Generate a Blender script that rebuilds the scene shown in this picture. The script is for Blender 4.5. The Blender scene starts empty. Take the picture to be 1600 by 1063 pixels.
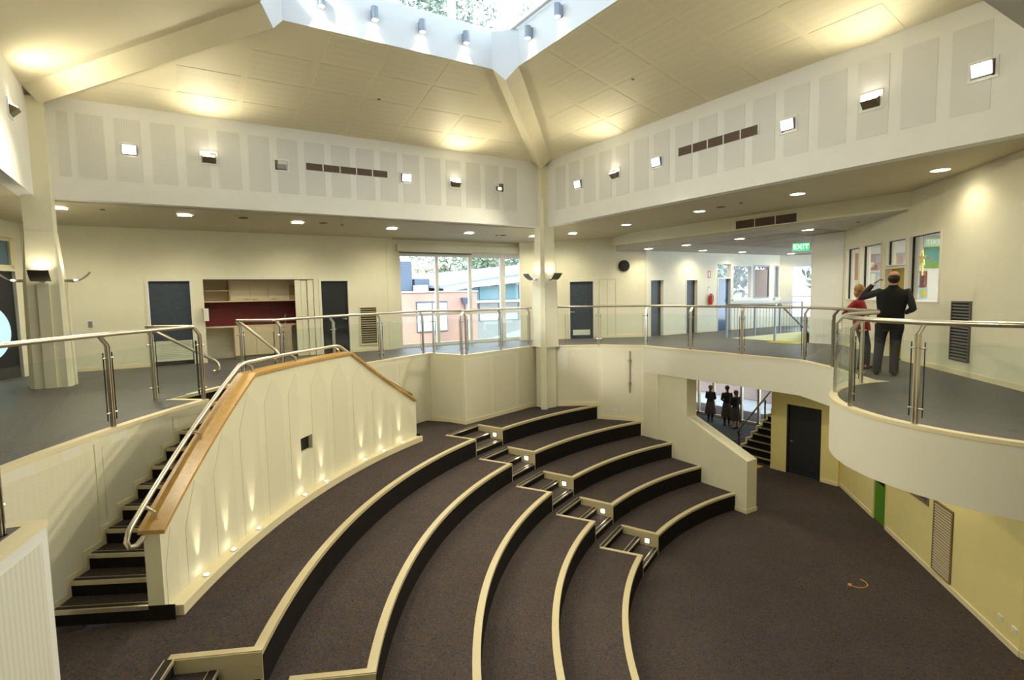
import bpy, bmesh, math, random
from mathutils import Vector, Matrix
random.seed(7)
S = bpy.context.scene
COL = S.collection
PI = math.pi
def rad(a): return a * PI / 180

# ------------------------------------------------------------------ camera, world, exposure
EYE = Vector((0, 0, 1.6))
FPX, PITCH, ROLL, YAW = 856.06, -0.0826194, 0.0195037, 1.01013537
cd = bpy.data.cameras.new('camera'); cam = bpy.data.objects.new('camera', cd); COL.objects.link(cam)
fw = Vector((math.cos(YAW) * math.cos(PITCH), math.sin(YAW) * math.cos(PITCH), math.sin(PITCH)))
rt = Vector((math.sin(YAW), -math.cos(YAW), 0)); dn = fw.cross(rt)
r2 = rt * math.cos(ROLL) + dn * math.sin(ROLL); d2 = dn * math.cos(ROLL) - rt * math.sin(ROLL)
up = -d2; bk = -fw
cam.matrix_world = Matrix(((r2.x, up.x, bk.x, EYE.x), (r2.y, up.y, bk.y, EYE.y), (r2.z, up.z, bk.z, EYE.z), (0, 0, 0, 1)))
cd.sensor_width = 36; cd.lens = FPX * 36 / 1600; cd.clip_start = 0.05; cd.clip_end = 500
S.camera = cam
S.view_settings.view_transform = 'Standard'; S.view_settings.look = 'None'
S.view_settings.gamma = 1; S.view_settings.use_curve_mapping = False
S.view_settings.exposure = 1.32
S.cycles.use_denoising = True
S.cycles.max_bounces = 8; S.cycles.diffuse_bounces = 5; S.cycles.glossy_bounces = 3
S.cycles.transparent_max_bounces = 24; S.cycles.transmission_bounces = 4
S.cycles.sample_clamp_indirect = 4.0
S.cycles.caustics_reflective = False; S.cycles.caustics_refractive = False
SKY = (0.74, 0.87, 1.0); SKY_STRENGTH = 2.8
w = bpy.data.worlds.new('world'); S.world = w; w.use_nodes = True
wb = w.node_tree.nodes['Background']; wb.inputs[0].default_value = (*SKY, 1); wb.inputs[1].default_value = SKY_STRENGTH
def sun(energy, direction):
    l = bpy.data.lights.new('sun', 'SUN'); l.energy = energy; l.angle = rad(6); l.color = (1, 0.93, 0.82)
    o = bpy.data.objects.new('sun', l); COL.objects.link(o)
    o.rotation_euler = Vector(direction).to_track_quat('-Z', 'Y').to_euler()
sun(1.6, (0.9, 0.6, -0.75))
WARM = (1.0, 0.89, 0.61)
P_DOWN, P_WASH, P_HALL, P_UP, P_SCONCE, P_LEDGE, P_LANT = 54, 80, 275, 46, 6, 12, 16

# ------------------------------------------------------------------ materials
MATS = {}
def mat(name, col, rough=0.6, metal=0.0, noise=0.0, nscale=30.0, bump=0.0, emit=None, estr=0.0, spec=0.4, col2=None):
    if name in MATS: return MATS[name]
    m = bpy.data.materials.new(name); m.use_nodes = True; nt = m.node_tree; b = nt.nodes['Principled BSDF']
    b.inputs['Base Color'].default_value = (*col, 1); b.inputs['Roughness'].default_value = rough
    b.inputs['Metallic'].default_value = metal; b.inputs['Specular IOR Level'].default_value = spec
    if emit: b.inputs['Emission Color'].default_value = (*emit, 1); b.inputs['Emission Strength'].default_value = estr
    if noise or bump or col2:
        tc = nt.nodes.new('ShaderNodeTexCoord'); n = nt.nodes.new('ShaderNodeTexNoise'); n.inputs['Scale'].default_value = nscale
        n.inputs['Detail'].default_value = 4; nt.links.new(tc.outputs['Object'], n.inputs['Vector'])
        if noise or col2:
            cr = nt.nodes.new('ShaderNodeValToRGB'); nt.links.new(n.outputs['Fac'], cr.inputs[0])
            a = [max(0, c * (1 - noise)) for c in col]; d = [min(1, c * (1 + noise)) for c in (col2 or col)]
            cr.color_ramp.elements[0].color = (*a, 1); cr.color_ramp.elements[1].color = (*d, 1)
            cr.color_ramp.elements[0].position = 0.38; cr.color_ramp.elements[1].position = 0.62
            nt.links.new(cr.outputs[0], b.inputs['Base Color'])
        if bump:
            bp = nt.nodes.new('ShaderNodeBump'); bp.inputs['Strength'].default_value = bump; bp.inputs['Distance'].default_value = 0.01
            nt.links.new(n.outputs['Fac'], bp.inputs['Height']); nt.links.new(bp.outputs[0], b.inputs['Normal'])
    MATS[name] = m; return m
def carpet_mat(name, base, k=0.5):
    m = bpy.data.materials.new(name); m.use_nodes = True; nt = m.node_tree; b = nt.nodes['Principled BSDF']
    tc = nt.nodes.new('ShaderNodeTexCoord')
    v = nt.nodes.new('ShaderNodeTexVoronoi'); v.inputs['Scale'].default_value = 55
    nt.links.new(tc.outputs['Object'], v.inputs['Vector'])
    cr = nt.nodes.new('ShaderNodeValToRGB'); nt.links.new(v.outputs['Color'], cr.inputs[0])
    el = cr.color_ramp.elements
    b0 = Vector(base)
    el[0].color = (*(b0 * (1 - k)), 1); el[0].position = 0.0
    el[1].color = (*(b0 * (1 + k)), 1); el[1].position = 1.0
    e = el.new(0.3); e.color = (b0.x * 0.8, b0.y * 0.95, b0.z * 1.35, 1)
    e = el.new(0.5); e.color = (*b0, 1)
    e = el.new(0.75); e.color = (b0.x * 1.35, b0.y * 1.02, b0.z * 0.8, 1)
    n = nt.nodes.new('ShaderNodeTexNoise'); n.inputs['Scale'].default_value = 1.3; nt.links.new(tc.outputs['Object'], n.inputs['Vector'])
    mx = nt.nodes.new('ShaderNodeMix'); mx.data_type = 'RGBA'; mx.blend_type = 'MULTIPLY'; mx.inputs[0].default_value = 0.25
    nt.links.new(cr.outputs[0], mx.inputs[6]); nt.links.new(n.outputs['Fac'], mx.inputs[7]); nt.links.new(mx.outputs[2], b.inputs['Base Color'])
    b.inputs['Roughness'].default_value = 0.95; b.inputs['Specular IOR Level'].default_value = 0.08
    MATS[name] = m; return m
def glass_mat(name, tint=(0.93, 0.97, 0.95), refl=1.0):
    m = bpy.data.materials.new(name); m.use_nodes = True; nt = m.node_tree; nt.nodes.remove(nt.nodes['Principled BSDF'])
    t = nt.nodes.new('ShaderNodeBsdfTransparent'); t.inputs[0].default_value = (*tint, 1)
    g = nt.nodes.new('ShaderNodeBsdfGlossy'); g.inputs['Roughness'].default_value = 0.02
    f = nt.nodes.new('ShaderNodeFresnel'); f.inputs[0].default_value = 1.45
    mu = nt.nodes.new('ShaderNodeMath'); mu.operation = 'MULTIPLY'; mu.inputs[1].default_value = refl; nt.links.new(f.outputs[0], mu.inputs[0]); ge = nt.nodes.new('ShaderNodeNewGeometry'); sb = nt.nodes.new('ShaderNodeMath'); sb.operation = 'SUBTRACT'; sb.inputs[0].default_value = 1; nt.links.new(ge.outputs['Backfacing'], sb.inputs[1]); m3 = nt.nodes.new('ShaderNodeMath'); m3.operation = 'MULTIPLY'; nt.links.new(mu.outputs[0], m3.inputs[0]); nt.links.new(sb.outputs[0], m3.inputs[1]); mu = m3
    mx = nt.nodes.new('ShaderNodeMixShader'); nt.links.new(mu.outputs[0], mx.inputs[0]); nt.links.new(t.outputs[0], mx.inputs[1]); nt.links.new(g.outputs[0], mx.inputs[2])
    nt.links.new(mx.outputs[0], nt.nodes['Material Output'].inputs[0]); MATS[name] = m; return m
def perf_mat(name, col, scale=60, dark=0.86):
    """painted board with a regular grid of tiny holes"""
    m = bpy.data.materials.new(name); m.use_nodes = True; nt = m.node_tree; b = nt.nodes['Principled BSDF']
    tc = nt.nodes.new('ShaderNodeTexCoord'); mp = nt.nodes.new('ShaderNodeVectorMath'); mp.operation = 'SCALE'; mp.inputs[3].default_value = scale
    nt.links.new(tc.outputs['Object'], mp.inputs[0])
    fr = nt.nodes.new('ShaderNodeVectorMath'); fr.operation = 'SINE'; nt.links.new(mp.outputs[0], fr.inputs[0])
    sp = nt.nodes.new('ShaderNodeSeparateXYZ'); nt.links.new(fr.outputs[0], sp.inputs[0])
    ad = nt.nodes.new('ShaderNodeMath'); ad.operation = 'ADD'; nt.links.new(sp.outputs[0], ad.inputs[0]); nt.links.new(sp.outputs[2], ad.inputs[1])
    cr = nt.nodes.new('ShaderNodeValToRGB'); nt.links.new(ad.outputs[0], cr.inputs[0])
    cr.color_ramp.elements[0].color = (*col, 1); cr.color_ramp.elements[0].position = 0.55
    cr.color_ramp.elements[1].color = (*[c * dark for c in col], 1); cr.color_ramp.elements[1].position = 1.0
    nt.links.new(cr.outputs[0], b.inputs['Base Color']); b.inputs['Roughness'].default_value = 0.6
    MATS[name] = m; return m
def brick_mat(name, c1, c2, mortar, scale=4):
    m = bpy.data.materials.new(name); m.use_nodes = True; nt = m.node_tree; b = nt.nodes['Principled BSDF']
    tc = nt.nodes.new('ShaderNodeTexCoord'); mp = nt.nodes.new('ShaderNodeMapping'); mp.inputs['Rotation'].default_value = (PI / 2, 0, PI / 2)
    br = nt.nodes.new('ShaderNodeTexBrick'); br.inputs['Scale'].default_value = scale
    br.inputs['Color1'].default_value = (*c1, 1); br.inputs['Color2'].default_value = (*c2, 1); br.inputs['Mortar'].default_value = (*mortar, 1)
    nt.links.new(tc.outputs['Object'], mp.inputs[0]); nt.links.new(mp.outputs[0], br.inputs[0]); nt.links.new(br.outputs[0], b.inputs['Base Color'])
    b.inputs['Roughness'].default_value = 0.85; MATS[name] = m; return m

CREAM = mat('cream_paint', (0.80, 0.775, 0.62), 0.55, noise=0.015, nscale=3)
WHITE = mat('white_paint', (0.83, 0.84, 0.84), 0.55, noise=0.01, nscale=3)
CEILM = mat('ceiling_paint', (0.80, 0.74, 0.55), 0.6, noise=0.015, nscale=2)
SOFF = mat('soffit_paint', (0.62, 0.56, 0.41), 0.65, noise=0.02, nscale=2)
YELLOW = mat('yellow_cream_paint', (0.84, 0.75, 0.36), 0.55, noise=0.015, nscale=3)
TRIM = mat('trim_cream', (0.83, 0.75, 0.52), 0.42)
DTRIM = mat('door_trim', (0.80, 0.78, 0.66), 0.42)
PANEL = perf_mat('perforated_board', (0.77, 0.74, 0.60), 150, .97)
PANELG = perf_mat('perforated_board_grey', (0.73, 0.735, 0.735), 150, .93)
CARPET = carpet_mat('carpet', (0.078, 0.066, 0.062))
CARPETU = carpet_mat('carpet_daylit', (0.115, 0.115, 0.122))  # same carpet, paler and bluer: gallery daylight put into the colour
CARPETU.node_tree.nodes['Principled BSDF'].inputs['Roughness'].default_value = .5; CARPETU.node_tree.nodes['Principled BSDF'].inputs['Specular IOR Level'].default_value = .35
RISER = carpet_mat('carpet_shaded', (0.020, 0.018, 0.018), 0.3)  # same carpet, darkened: shade on the upright risers put into the colour
NOSE = mat('nosing_paint', (0.56, 0.49, 0.31), 0.4)
OAK = mat('oak', (0.56, 0.33, 0.09), 0.3, noise=0.07, nscale=14, spec=0.6)
STEEL = mat('brushed_steel', (0.62, 0.58, 0.50), 0.28, metal=1.0)
DARKST = mat('dark_steel', (0.20, 0.19, 0.18), 0.35, metal=1.0)
ALU = mat('aluminium_strip', (0.75, 0.68, 0.52), 0.3, metal=0.8)
BLACK = mat('black_rubber', (0.015, 0.013, 0.012), 0.6)
GREYD = mat('grille_dark', (0.10, 0.065, 0.045), 0.6)
DOORB = mat('blue_grey_door', (0.055, 0.072, 0.10), 0.4, noise=0.08, nscale=12)
DOORD = mat('charcoal_door', (0.022, 0.024, 0.03), 0.4)
GLASS = glass_mat('clear_glass', (0.98, 0.99, 0.985))
GLASSG = glass_mat('balustrade_glass', (0.955, 0.985, 0.97), 1.0)
GEDGE = mat('glass_edge', (0.01, 0.025, 0.02), 0.2)
FRAME = mat('window_frame_paint', (0.78, 0.77, 0.72), 0.45)
LAMP = mat('lamp_glow', (1, 1, 1), 0.5, emit=(1.0, 0.90, 0.66), estr=7)
LAMPS = mat('spot_glow', (1, 1, 1), 0.5, emit=(1.0, 0.90, 0.68), estr=10)
LAMPW = mat('lantern_lamp_glow', (1, 1, 1), 0.5, emit=(1.0, 0.93, 0.78), estr=4)
SILVER = mat('silver_paint', (0.27, 0.31, 0.37), 0.4, metal=0.2)
PLASTIC = mat('white_plastic', (0.82, 0.80, 0.74), 0.35)
SKIN = mat('skin', (0.55, 0.27, 0.17), 0.55)
MAROON = mat('maroon_splashback', (0.13, 0.016, 0.02), 0.4, noise=0.08, nscale=20)
LAMINATE = mat('cream_laminate', (0.72, 0.60, 0.42), 0.45)
RED = mat('red_paint', (0.5, 0.03, 0.02), 0.35)
GREEN = mat('green_door_paint', (0.09, 0.26, 0.02), 0.45)

# ------------------------------------------------------------------ mesh helpers
class MB:
    def __init__(s): s.v = []; s.f = []; s.mi = []; s.m = 0
    def add(s, vs, fs):
        n = len(s.v); s.v += [tuple(v) for v in vs]
        for f in fs: s.f.append([i + n for i in f]); s.mi.append(s.m)
        return s
    def box(s, x0, x1, y0, y1, z0, z1):
        return s.add([(x0, y0, z0), (x1, y0, z0), (x1, y1, z0), (x0, y1, z0), (x0, y0, z1), (x1, y0, z1), (x1, y1, z1), (x0, y1, z1)],
                     [(0, 3, 2, 1), (4, 5, 6, 7), (0, 1, 5, 4), (1, 2, 6, 5), (2, 3, 7, 6), (3, 0, 4, 7)])
    def hexa(s, p):  # 8 points, bottom 4 then top 4
        return s.add(p, [(0, 3, 2, 1), (4, 5, 6, 7), (0, 1, 5, 4), (1, 2, 6, 5), (2, 3, 7, 6), (3, 0, 4, 7)])
    def prism(s, poly, z0, z1):
        n = len(poly); vs = [(p[0], p[1], z0) for p in poly] + [(p[0], p[1], z1) for p in poly]
        return s.add(vs, [tuple(reversed(range(n))), tuple(range(n, 2 * n))] + [(i, (i + 1) % n, n + (i + 1) % n, n + i) for i in range(n)])
    def loft(s, A, B):  # closed loops of equal length, capped
        n = len(A)
        return s.add(list(A) + list(B), [tuple(reversed(range(n))), tuple(range(n, 2 * n))] + [(i, (i + 1) % n, n + (i + 1) % n, n + i) for i in range(n)])
    def strip(s, rows, closed=False):  # rows of points, quads between; rows all same length
        m = len(rows[0]); vs = [p for r in rows for p in r]; fs = []
        for i in range(len(rows) - 1):
            for j in range(m - (0 if closed else 1)):
                k = (j + 1) % m; fs.append((i * m + j, i * m + k, (i + 1) * m + k, (i + 1) * m + j))
        return s.add(vs, fs)
    def sweep(s, rows):  # rows = cross-section loops, closed and capped
        m = len(rows[0]); n0 = len(s.v); s.strip(rows, True)
        s.f.append([n0 + i for i in reversed(range(m))]); s.mi.append(s.m)
        s.f.append([n0 + (len(rows) - 1) * m + i for i in range(m)]); s.mi.append(s.m); return s
    def tube(s, pts, r, n=10, cap=True):
        pts = [Vector(p) for p in pts]; rr = r if isinstance(r, (list, tuple)) else [r] * len(pts); rows = []; prev = None
        for i, p in enumerate(pts):
            a = pts[i] - pts[i - 1] if i else pts[1] - pts[0]; b = pts[i + 1] - pts[i] if i < len(pts) - 1 else a
            t = (a.normalized() + b.normalized())
            t = t.normalized() if t.length > 1e-6 else a.normalized()
            if prev is None: u = t.cross(Vector((0, 0, 1))); u = u if u.length > 0.05 else t.cross(Vector((1, 0, 0)))
            else: u = prev - t * prev.dot(t)
            u.normalize(); prev = u; v = t.cross(u)
            rows.append([p + (u * math.cos(2 * PI * k / n) + v * math.sin(2 * PI * k / n)) * rr[i] for k in range(n)])
        return s.sweep(rows) if cap else s.strip(rows, True)
    def cyl(s, c, axis, r, h, n=16, r2=None):
        a = Vector(axis).normalized(); c = Vector(c); return s.tube([c, c + a * h], [r, r2 if r2 is not None else r], n)
    def sphere(s, c, r, nu=10, nv=6, sc=(1, 1, 1)):
        rows = []
        for i in range(nv + 1):
            a = PI * i / nv; a = min(max(a, 0.03), PI - 0.03)
            rows.append([(c[0] + r * sc[0] * math.sin(a) * math.cos(2 * PI * k / nu), c[1] + r * sc[1] * math.sin(a) * math.sin(2 * PI * k / nu), c[2] + r * sc[2] * math.cos(a)) for k in range(nu)])
        return s.sweep(rows)
    def build(s, name, mats, parent=None, smooth=False, kind=None, label=None, cat=None, group=None, loc=None):
        me = bpy.data.meshes.new(name)
        vs = s.v
        if loc is not None: vs = [(a - loc[0], b - loc[1], c - loc[2]) for a, b, c in vs]
        me.from_pydata(vs, [], s.f)
        for m in (mats if isinstance(mats, (list, tuple)) else [mats]): me.materials.append(m)
        if any(s.mi): me.polygons.foreach_set('material_index', s.mi)
        bm = bmesh.new(); bm.from_mesh(me); bmesh.ops.recalc_face_normals(bm, faces=bm.faces); bm.to_mesh(me); bm.free()
        if smooth:
            me.polygons.foreach_set('use_smooth', [True] * len(me.polygons))
            try: me.set_sharp_from_angle(angle=rad(40))
            except Exception: pass
        o = bpy.data.objects.new(name, me); COL.objects.link(o)
        if loc is not None: o.location = loc
        if parent: o.parent = parent
        if kind: o['kind'] = kind
        if label: o['label'] = label
        if cat: o['category'] = cat
        if group: o['group'] = group
        return o
def thing(name, label, cat, group=None, loc=(0, 0, 0), rz=0):
    o = bpy.data.objects.new(name, None); COL.objects.link(o); o.location = loc; o.rotation_euler = (0, 0, rz)
    o.empty_display_size = 0.1; o['label'] = label; o['category'] = cat
    if group: o['group'] = group
    return o
def dup(root, loc, rz, label, group=None, rot=None):
    r = root.copy(); COL.objects.link(r); r.location = loc; r.rotation_euler = rot if rot else (0, 0, rz); r['label'] = label
    if group: r['group'] = group
    for ch in list(root.children):
        c = ch.copy(); COL.objects.link(c); c.parent = r
        for g in list(ch.children):
            d = g.copy(); COL.objects.link(d); d.parent = c
    return r
def struct(name, mb, mats, label, parent=None, smooth=False):
    return mb.build(name, mats, parent, smooth, kind=None if parent else 'structure', label=label)
class Frame:  # local wall frame: u along, v out of the wall towards the room, z up
    def __init__(s, a, b, flip=False):
        s.a = Vector((a[0], a[1], 0)); d = Vector((b[0] - a[0], b[1] - a[1], 0)); s.L = d.length; s.u = d.normalized()
        s.v = Vector((s.u.y, -s.u.x, 0)) * (-1 if flip else 1)
    def p(s, u, v, z): q = s.a + s.u * u + s.v * v; return (q.x, q.y, z)
    def box(s, mb, u0, u1, v0, v1, z0, z1):
        return mb.hexa([s.p(u0, v0, z0), s.p(u1, v0, z0), s.p(u1, v1, z0), s.p(u0, v1, z0), s.p(u0, v0, z1), s.p(u1, v0, z1), s.p(u1, v1, z1), s.p(u0, v1, z1)])
    def ang(s): return math.atan2(s.u.y, s.u.x)
def wall_open(mb, fr, u0, u1, z0, z1, th, holes):
    """wall slab behind v=0 with rectangular holes (ua,ub,za,zb)"""
    holes = sorted(holes); u = u0
    for (a, b, c, d) in holes:
        if a > u: fr.box(mb, u, a, -th, 0, z0, z1)
        if c > z0: fr.box(mb, a, b, -th, 0, z0, c)
        if d < z1: fr.box(mb, a, b, -th, 0, d, z1)
        u = b
    if u < u1: fr.box(mb, u, u1, -th, 0, z0, z1)
    return mb
def arc(c, r, a0, a1, n):
    return [(c[0] + r * math.cos(rad(a0 + (a1 - a0) * i / n)), c[1] + r * math.sin(rad(a0 + (a1 - a0) * i / n))) for i in range(n + 1)]
CX, CY = 11.57, 0.76; CC = (CX, CY); AX = 136.25
def pol(r, a, z=None):
    x, y = CX + r * math.cos(rad(a)), CY + r * math.sin(rad(a)); return (x, y) if z is None else (x, y, z)
def mir(a): return 2 * AX - a
def spot(loc, direction, energy, color=WARM, size=100, blend=0.6, radius=0.08, parent=None):
    l = bpy.data.lights.new('lamp_light', 'SPOT'); l.energy = energy; l.color = color; l.spot_size = rad(size); l.spot_blend = blend; l.shadow_soft_size = radius
    o = bpy.data.objects.new('lamp_light', l); COL.objects.link(o); o.location = loc
    o.rotation_euler = Vector(direction).to_track_quat('-Z', 'Y').to_euler()
    return o
def area(loc, direction, energy, sx, sy, color=WARM, spread=180):
    l = bpy.data.lights.new('lamp_light', 'AREA'); l.shape = 'RECTANGLE'; l.size = sx; l.size_y = sy; l.energy = energy; l.color = color; l.spread = rad(spread)
    o = bpy.data.objects.new('lamp_light', l); COL.objects.link(o); o.location = loc
    o.rotation_euler = Vector(direction).to_track_quat('-Z', 'Y').to_euler(); return o

ZT, ST, ZF = -1.87, 0.426, -4.0          # top tier level, tier height, stage floor level
ZL = -0.34                                # stair landing level
FZ = -0.79                                # underside of the upper floor edge
XW = 12.0                                 # plane of the wall beside the stage
# ================================================================== SETTING
# ---- stage floor
m = MB(); m.box(-9, 22.5, -8, 18.2, ZF - 0.2, ZF)
struct('floor', m, CARPET, 'brown grey flecked carpet floor of the stage area')
# ---- upper floor slab
def offset(poly, d, idx):
    out = []
    n = len(poly)
    for i, p in enumerate(poly):
        if i not in idx: out.append(p); continue
        a = Vector(poly[i - 1]); b = Vector(p); c = Vector(poly[(i + 1) % n])
        n1 = Vector((-(b - a).y, (b - a).x)).normalized(); n2 = Vector((-(c - b).y, (c - b).x)).normalized()
        mm = (n1 + n2); mm = mm / max(0.3, mm.length_squared) * 2
        q = b + mm * d; out.append((q.x, q.y))
    return out
RO = 14.46
edge_left = [(-1.85, 1.4), (-0.85, 5.16)] + [pol(RO, a) for a in (160.6, 156, 152, 149, 146, 143, 140.1)] + [pol(15.10, 140.1)]
mid = [pol(15.10, a) for a in (138.5, 136.25, 134)]
edge_mid = mid + [pol(15.10, 132.4)] + [pol(RO, a) for a in (132.4, 130, 127, 124, 121, 118, 115, 111.9)] + [(6.64, 13.01), (9.75, 13.97), (10.06, 13.45), (11.2, 12.75), (11.95, 11.68), (11.95, 6.9), (11.3, 5.9), (10.15, 4.62)]
RBC = (9.45, 2.33); RBR = 2.30
edge_round = [p for p in arc(RBC, RBR, 72, 235, 80)]
outer = [(7.6, -0.35), (16.1, 8.15), (16.1, 8.93), (15.9, 8.93), (15.9, 11.6), (15.9, 17.5), (-9, 17.5), (-9, 1.4)]
hall = edge_left + edge_mid + edge_round
poly = hall + outer
m = MB(); m.prism(poly, FZ, 0.0)
m.box(15.9, 22.6, 11.65, 17.5, FZ, 0); m.prism([(20.3, 7), (27.5, 8.8), (22.6, 13.95), (22.6, 11.65), (20.3, 11.65)], FZ, 0)
struct('floor_upper', m, mat('fascia_paint', (.81, .795, .70), .55), 'cream edged slab of the upper floor with curved balcony fascia', smooth=True)
ins = offset(poly, 0.10, set(range(len(hall))))
m = MB(); m.prism(ins, 0.0, 0.012); m.box(15.9, 22.6, 11.65, 17.5, 0, 0.012); m.prism([(20.3, 7), (27.5, 8.8), (22.6, 13.95), (22.6, 11.65), (20.3, 11.65)], 0, .012)
struct('floor_upper_carpet', m, CARPETU, 'upper gallery floor carpet with bluish daylight put into its colour')
# thin cream nosing line along the gallery edge
def edge_strip(mb, pts, o0, o1, z0, z1):
    rows = []
    n = len(pts)
    for i in range(n):
        b = Vector(pts[i]); a = Vector(pts[i - 1]) if i else b - (Vector(pts[1]) - b); c = Vector(pts[i + 1]) if i < n - 1 else b + (b - a)
        n1 = Vector((-(b - a).y, (b - a).x)).normalized(); n2 = Vector((-(c - b).y, (c - b).x)).normalized()
        mm = n1 + n2; mm = mm / max(0.5, mm.length_squared) * 2
        p0 = b + mm * o0; p1 = b + mm * o1
        rows.append([(p0.x, p0.y, z0), (p1.x, p1.y, z0), (p1.x, p1.y, z1), (p0.x, p0.y, z1)])
    mb.sweep(rows); return mb
m = MB(); edge_strip(m, edge_left, -0.012, 0.10, -0.03, 0.016)
struct('trim_1', m, TRIM, 'cream edge trim along the left gallery floor edge')
m = MB(); edge_strip(m, edge_mid + edge_round, -0.012, 0.10, -0.03, 0.016)
struct('trim_2', m, TRIM, 'cream edge trim running round the far and right gallery edges')

# ---- amphitheatre tiers
RT = [12.11, 11.04, 9.93, 8.90, 7.85]
TR = [111.4, 111.9, 112.2, 112.5, 112.6]; TL = [116.8, 117.3, 118.3, 118.9, 120.2]
names = ['topmost', 'second', 'middle', 'fourth', 'lowest']
def th_end(r, k):
    if k == 0: return 91.3
    return 90 - math.degrees(math.asin((XW + 0.03 - CX) / r))
ND = 0.80
for k in range(5):
    z = ZT - ST * k; R = RT[k] - 0.045; zb = z - ST
    t = thing('seating_tier', '%s carpeted seating tier of the curved auditorium with pale nosing' % names[k] if k else 'topmost carpeted tier of the auditorium, wide walkway below the curved stair wall', 'seating tier', 'curved seating tiers')
    e = th_end(R, k)
    # outline of the inner edge (with notches), as list of (theta, r)
    cuts = [(TR[k], TL[k]), (mir(TL[k]), mir(TR[k]))]
    segs = [(e, TR[k]), (TL[k], mir(TL[k])), (mir(TR[k]), 181)]
    Rout = RT[k - 1] + 0.02 if k else None
    def rout(a):
        if k: return Rout
        # top tier reaches the walls
        if a < 111.9: return 13.25 if a > 100 else 12.75 + 0.05 * (a - 91) 
        if a < 119.5 or a > 153: return 14.5
        return 13.30
    m = MB(); body = []
    angs = []
    a = e
    marks = sorted(set([e, 181] + [x for c in cuts for x in c]))
    for i in range(len(marks) - 1):
        n = max(2, int((marks[i + 1] - marks[i]) / 1.2)); angs.append([marks[i] + (marks[i + 1] - marks[i]) * j / n for j in range(n + 1)])
    for i, seg in enumerate(angs):
        notch = any(abs(seg[0] - c[0]) < 1e-6 for c in cuts)
        ri = R + ND if notch else R + 0.0
        rows = []
        for q in seg:
            ro = rout(q) if k else max(rout(q), ri + .3)
            rows.append([pol(ri, q, zb), pol(ro, q, zb), pol(ro, q, z), pol(ri, q, z)])
        m.sweep(rows)
    m.build('tread', CARPET, t)
    # riser skin in the carpet colour darkened for shade
    for (a0, a1) in segs:
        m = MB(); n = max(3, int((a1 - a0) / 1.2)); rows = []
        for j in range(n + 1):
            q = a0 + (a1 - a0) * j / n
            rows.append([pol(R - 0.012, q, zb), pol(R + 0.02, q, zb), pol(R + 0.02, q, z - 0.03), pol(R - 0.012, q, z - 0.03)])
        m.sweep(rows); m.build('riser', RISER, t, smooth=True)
        m = MB(); rows = []
        for j in range(n + 1):
            q = a0 + (a1 - a0) * j / n
            rows.append([pol(R - 0.025, q, z - 0.045), pol(R + 0.075, q, z - 0.045), pol(R + 0.075, q, z + 0.008), pol(R - 0.025, q, z + 0.008)])
        m.sweep(rows); m.build('nosing', NOSE, t, smooth=True)
    # aisle notches
    for ci, (a0, a1) in enumerate(cuts):
        for side, q in ((0, a0), (1, a1)):
            dq = math.degrees(0.014 / R) * (1 if side == 0 else -1)
            m = MB(); m.hexa([pol(R - 0.025, q, zb), pol(R + ND, q, zb), pol(R + ND, q + dq, zb), pol(R - 0.025, q + dq, zb), pol(R - 0.025, q, z), pol(R + ND, q, z), pol(R + ND, q + dq, z), pol(R - 0.025, q + dq, z)])
            m.build('cheek_panel', NOSE, t)
            dq = math.degrees(0.075 / R) * (-1 if side == 0 else 1)
            m = MB(); m.hexa([pol(R - 0.025, q, z), pol(R + ND + .05, q, z), pol(R + ND + .05, q + dq, z), pol(R - 0.025, q + dq, z), pol(R - 0.025, q, z + 0.009), pol(R + ND + .05, q, z + 0.009), pol(R + ND + .05, q + dq, z + 0.009), pol(R - 0.025, q + dq, z + 0.009)])
            m.build('nosing', NOSE, t)
        for s_ in range(3):
            zt = z - ST / 3 * s_; r0 = R + ND - 0.4 * s_; r1 = R + ND + (0.06 if s_ == 0 else 0) - 0.4 * (s_ - 1) * (s_ > 0)
            if s_:
                m = MB(); m.hexa([pol(r0, a0, zb), pol(r1, a0, zb), pol(r1, a1, zb), pol(r0, a1, zb), pol(r0, a0, zt), pol(r1, a0, zt), pol(r1, a1, zt), pol(r0, a1, zt)])
                st = m.build('step', CARPET, t)
            else: st = t
            m = MB(); m.hexa([pol(r0 - .008, a0, zt - ST / 3 + .002), pol(r0, a0, zt - ST / 3 + .002), pol(r0, a1, zt - ST / 3 + .002), pol(r0 - .008, a1, zt - ST / 3 + .002), pol(r0 - .008, a0, zt - .02), pol(r0, a0, zt - .02), pol(r0, a1, zt - .02), pol(r0 - .008, a1, zt - .02)])
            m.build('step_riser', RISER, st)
            m = MB(); m.hexa([pol(r0 - .015, a0, zt - .022), pol(r0 + .075, a0, zt - .022), pol(r0 + .075, a1, zt - .022), pol(r0 - .015, a1, zt - .022), pol(r0 - .015, a0, zt + .005), pol(r0 + .075, a0, zt + .005), pol(r0 + .075, a1, zt + .005), pol(r0 - .015, a1, zt + .005)])
            m.build('step_nosing', BLACK, st)
            m = MB()
            for (ra, rb, za, zz) in ((r0 - .02, r0 - .004, zt - .024, zt + .009), (r0 + .07, r0 + .082, zt, zt + .009)):
                m.hexa([pol(ra, a0, za), pol(rb, a0, za), pol(rb, a1, za), pol(ra, a1, za), pol(ra, a0, zz), pol(rb, a0, zz), pol(rb, a1, zz), pol(ra, a1, zz)])
            m.build('metal_strip', ALU, st)
    # square step light in the right cheek of the far aisle
    lt = thing('step_light', 'small square step light beside the aisle steps of the %s tier' % names[k], 'light', 'step lights along the far aisle')
    a = TR[k]; dq = math.degrees(0.012 / R)
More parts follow.
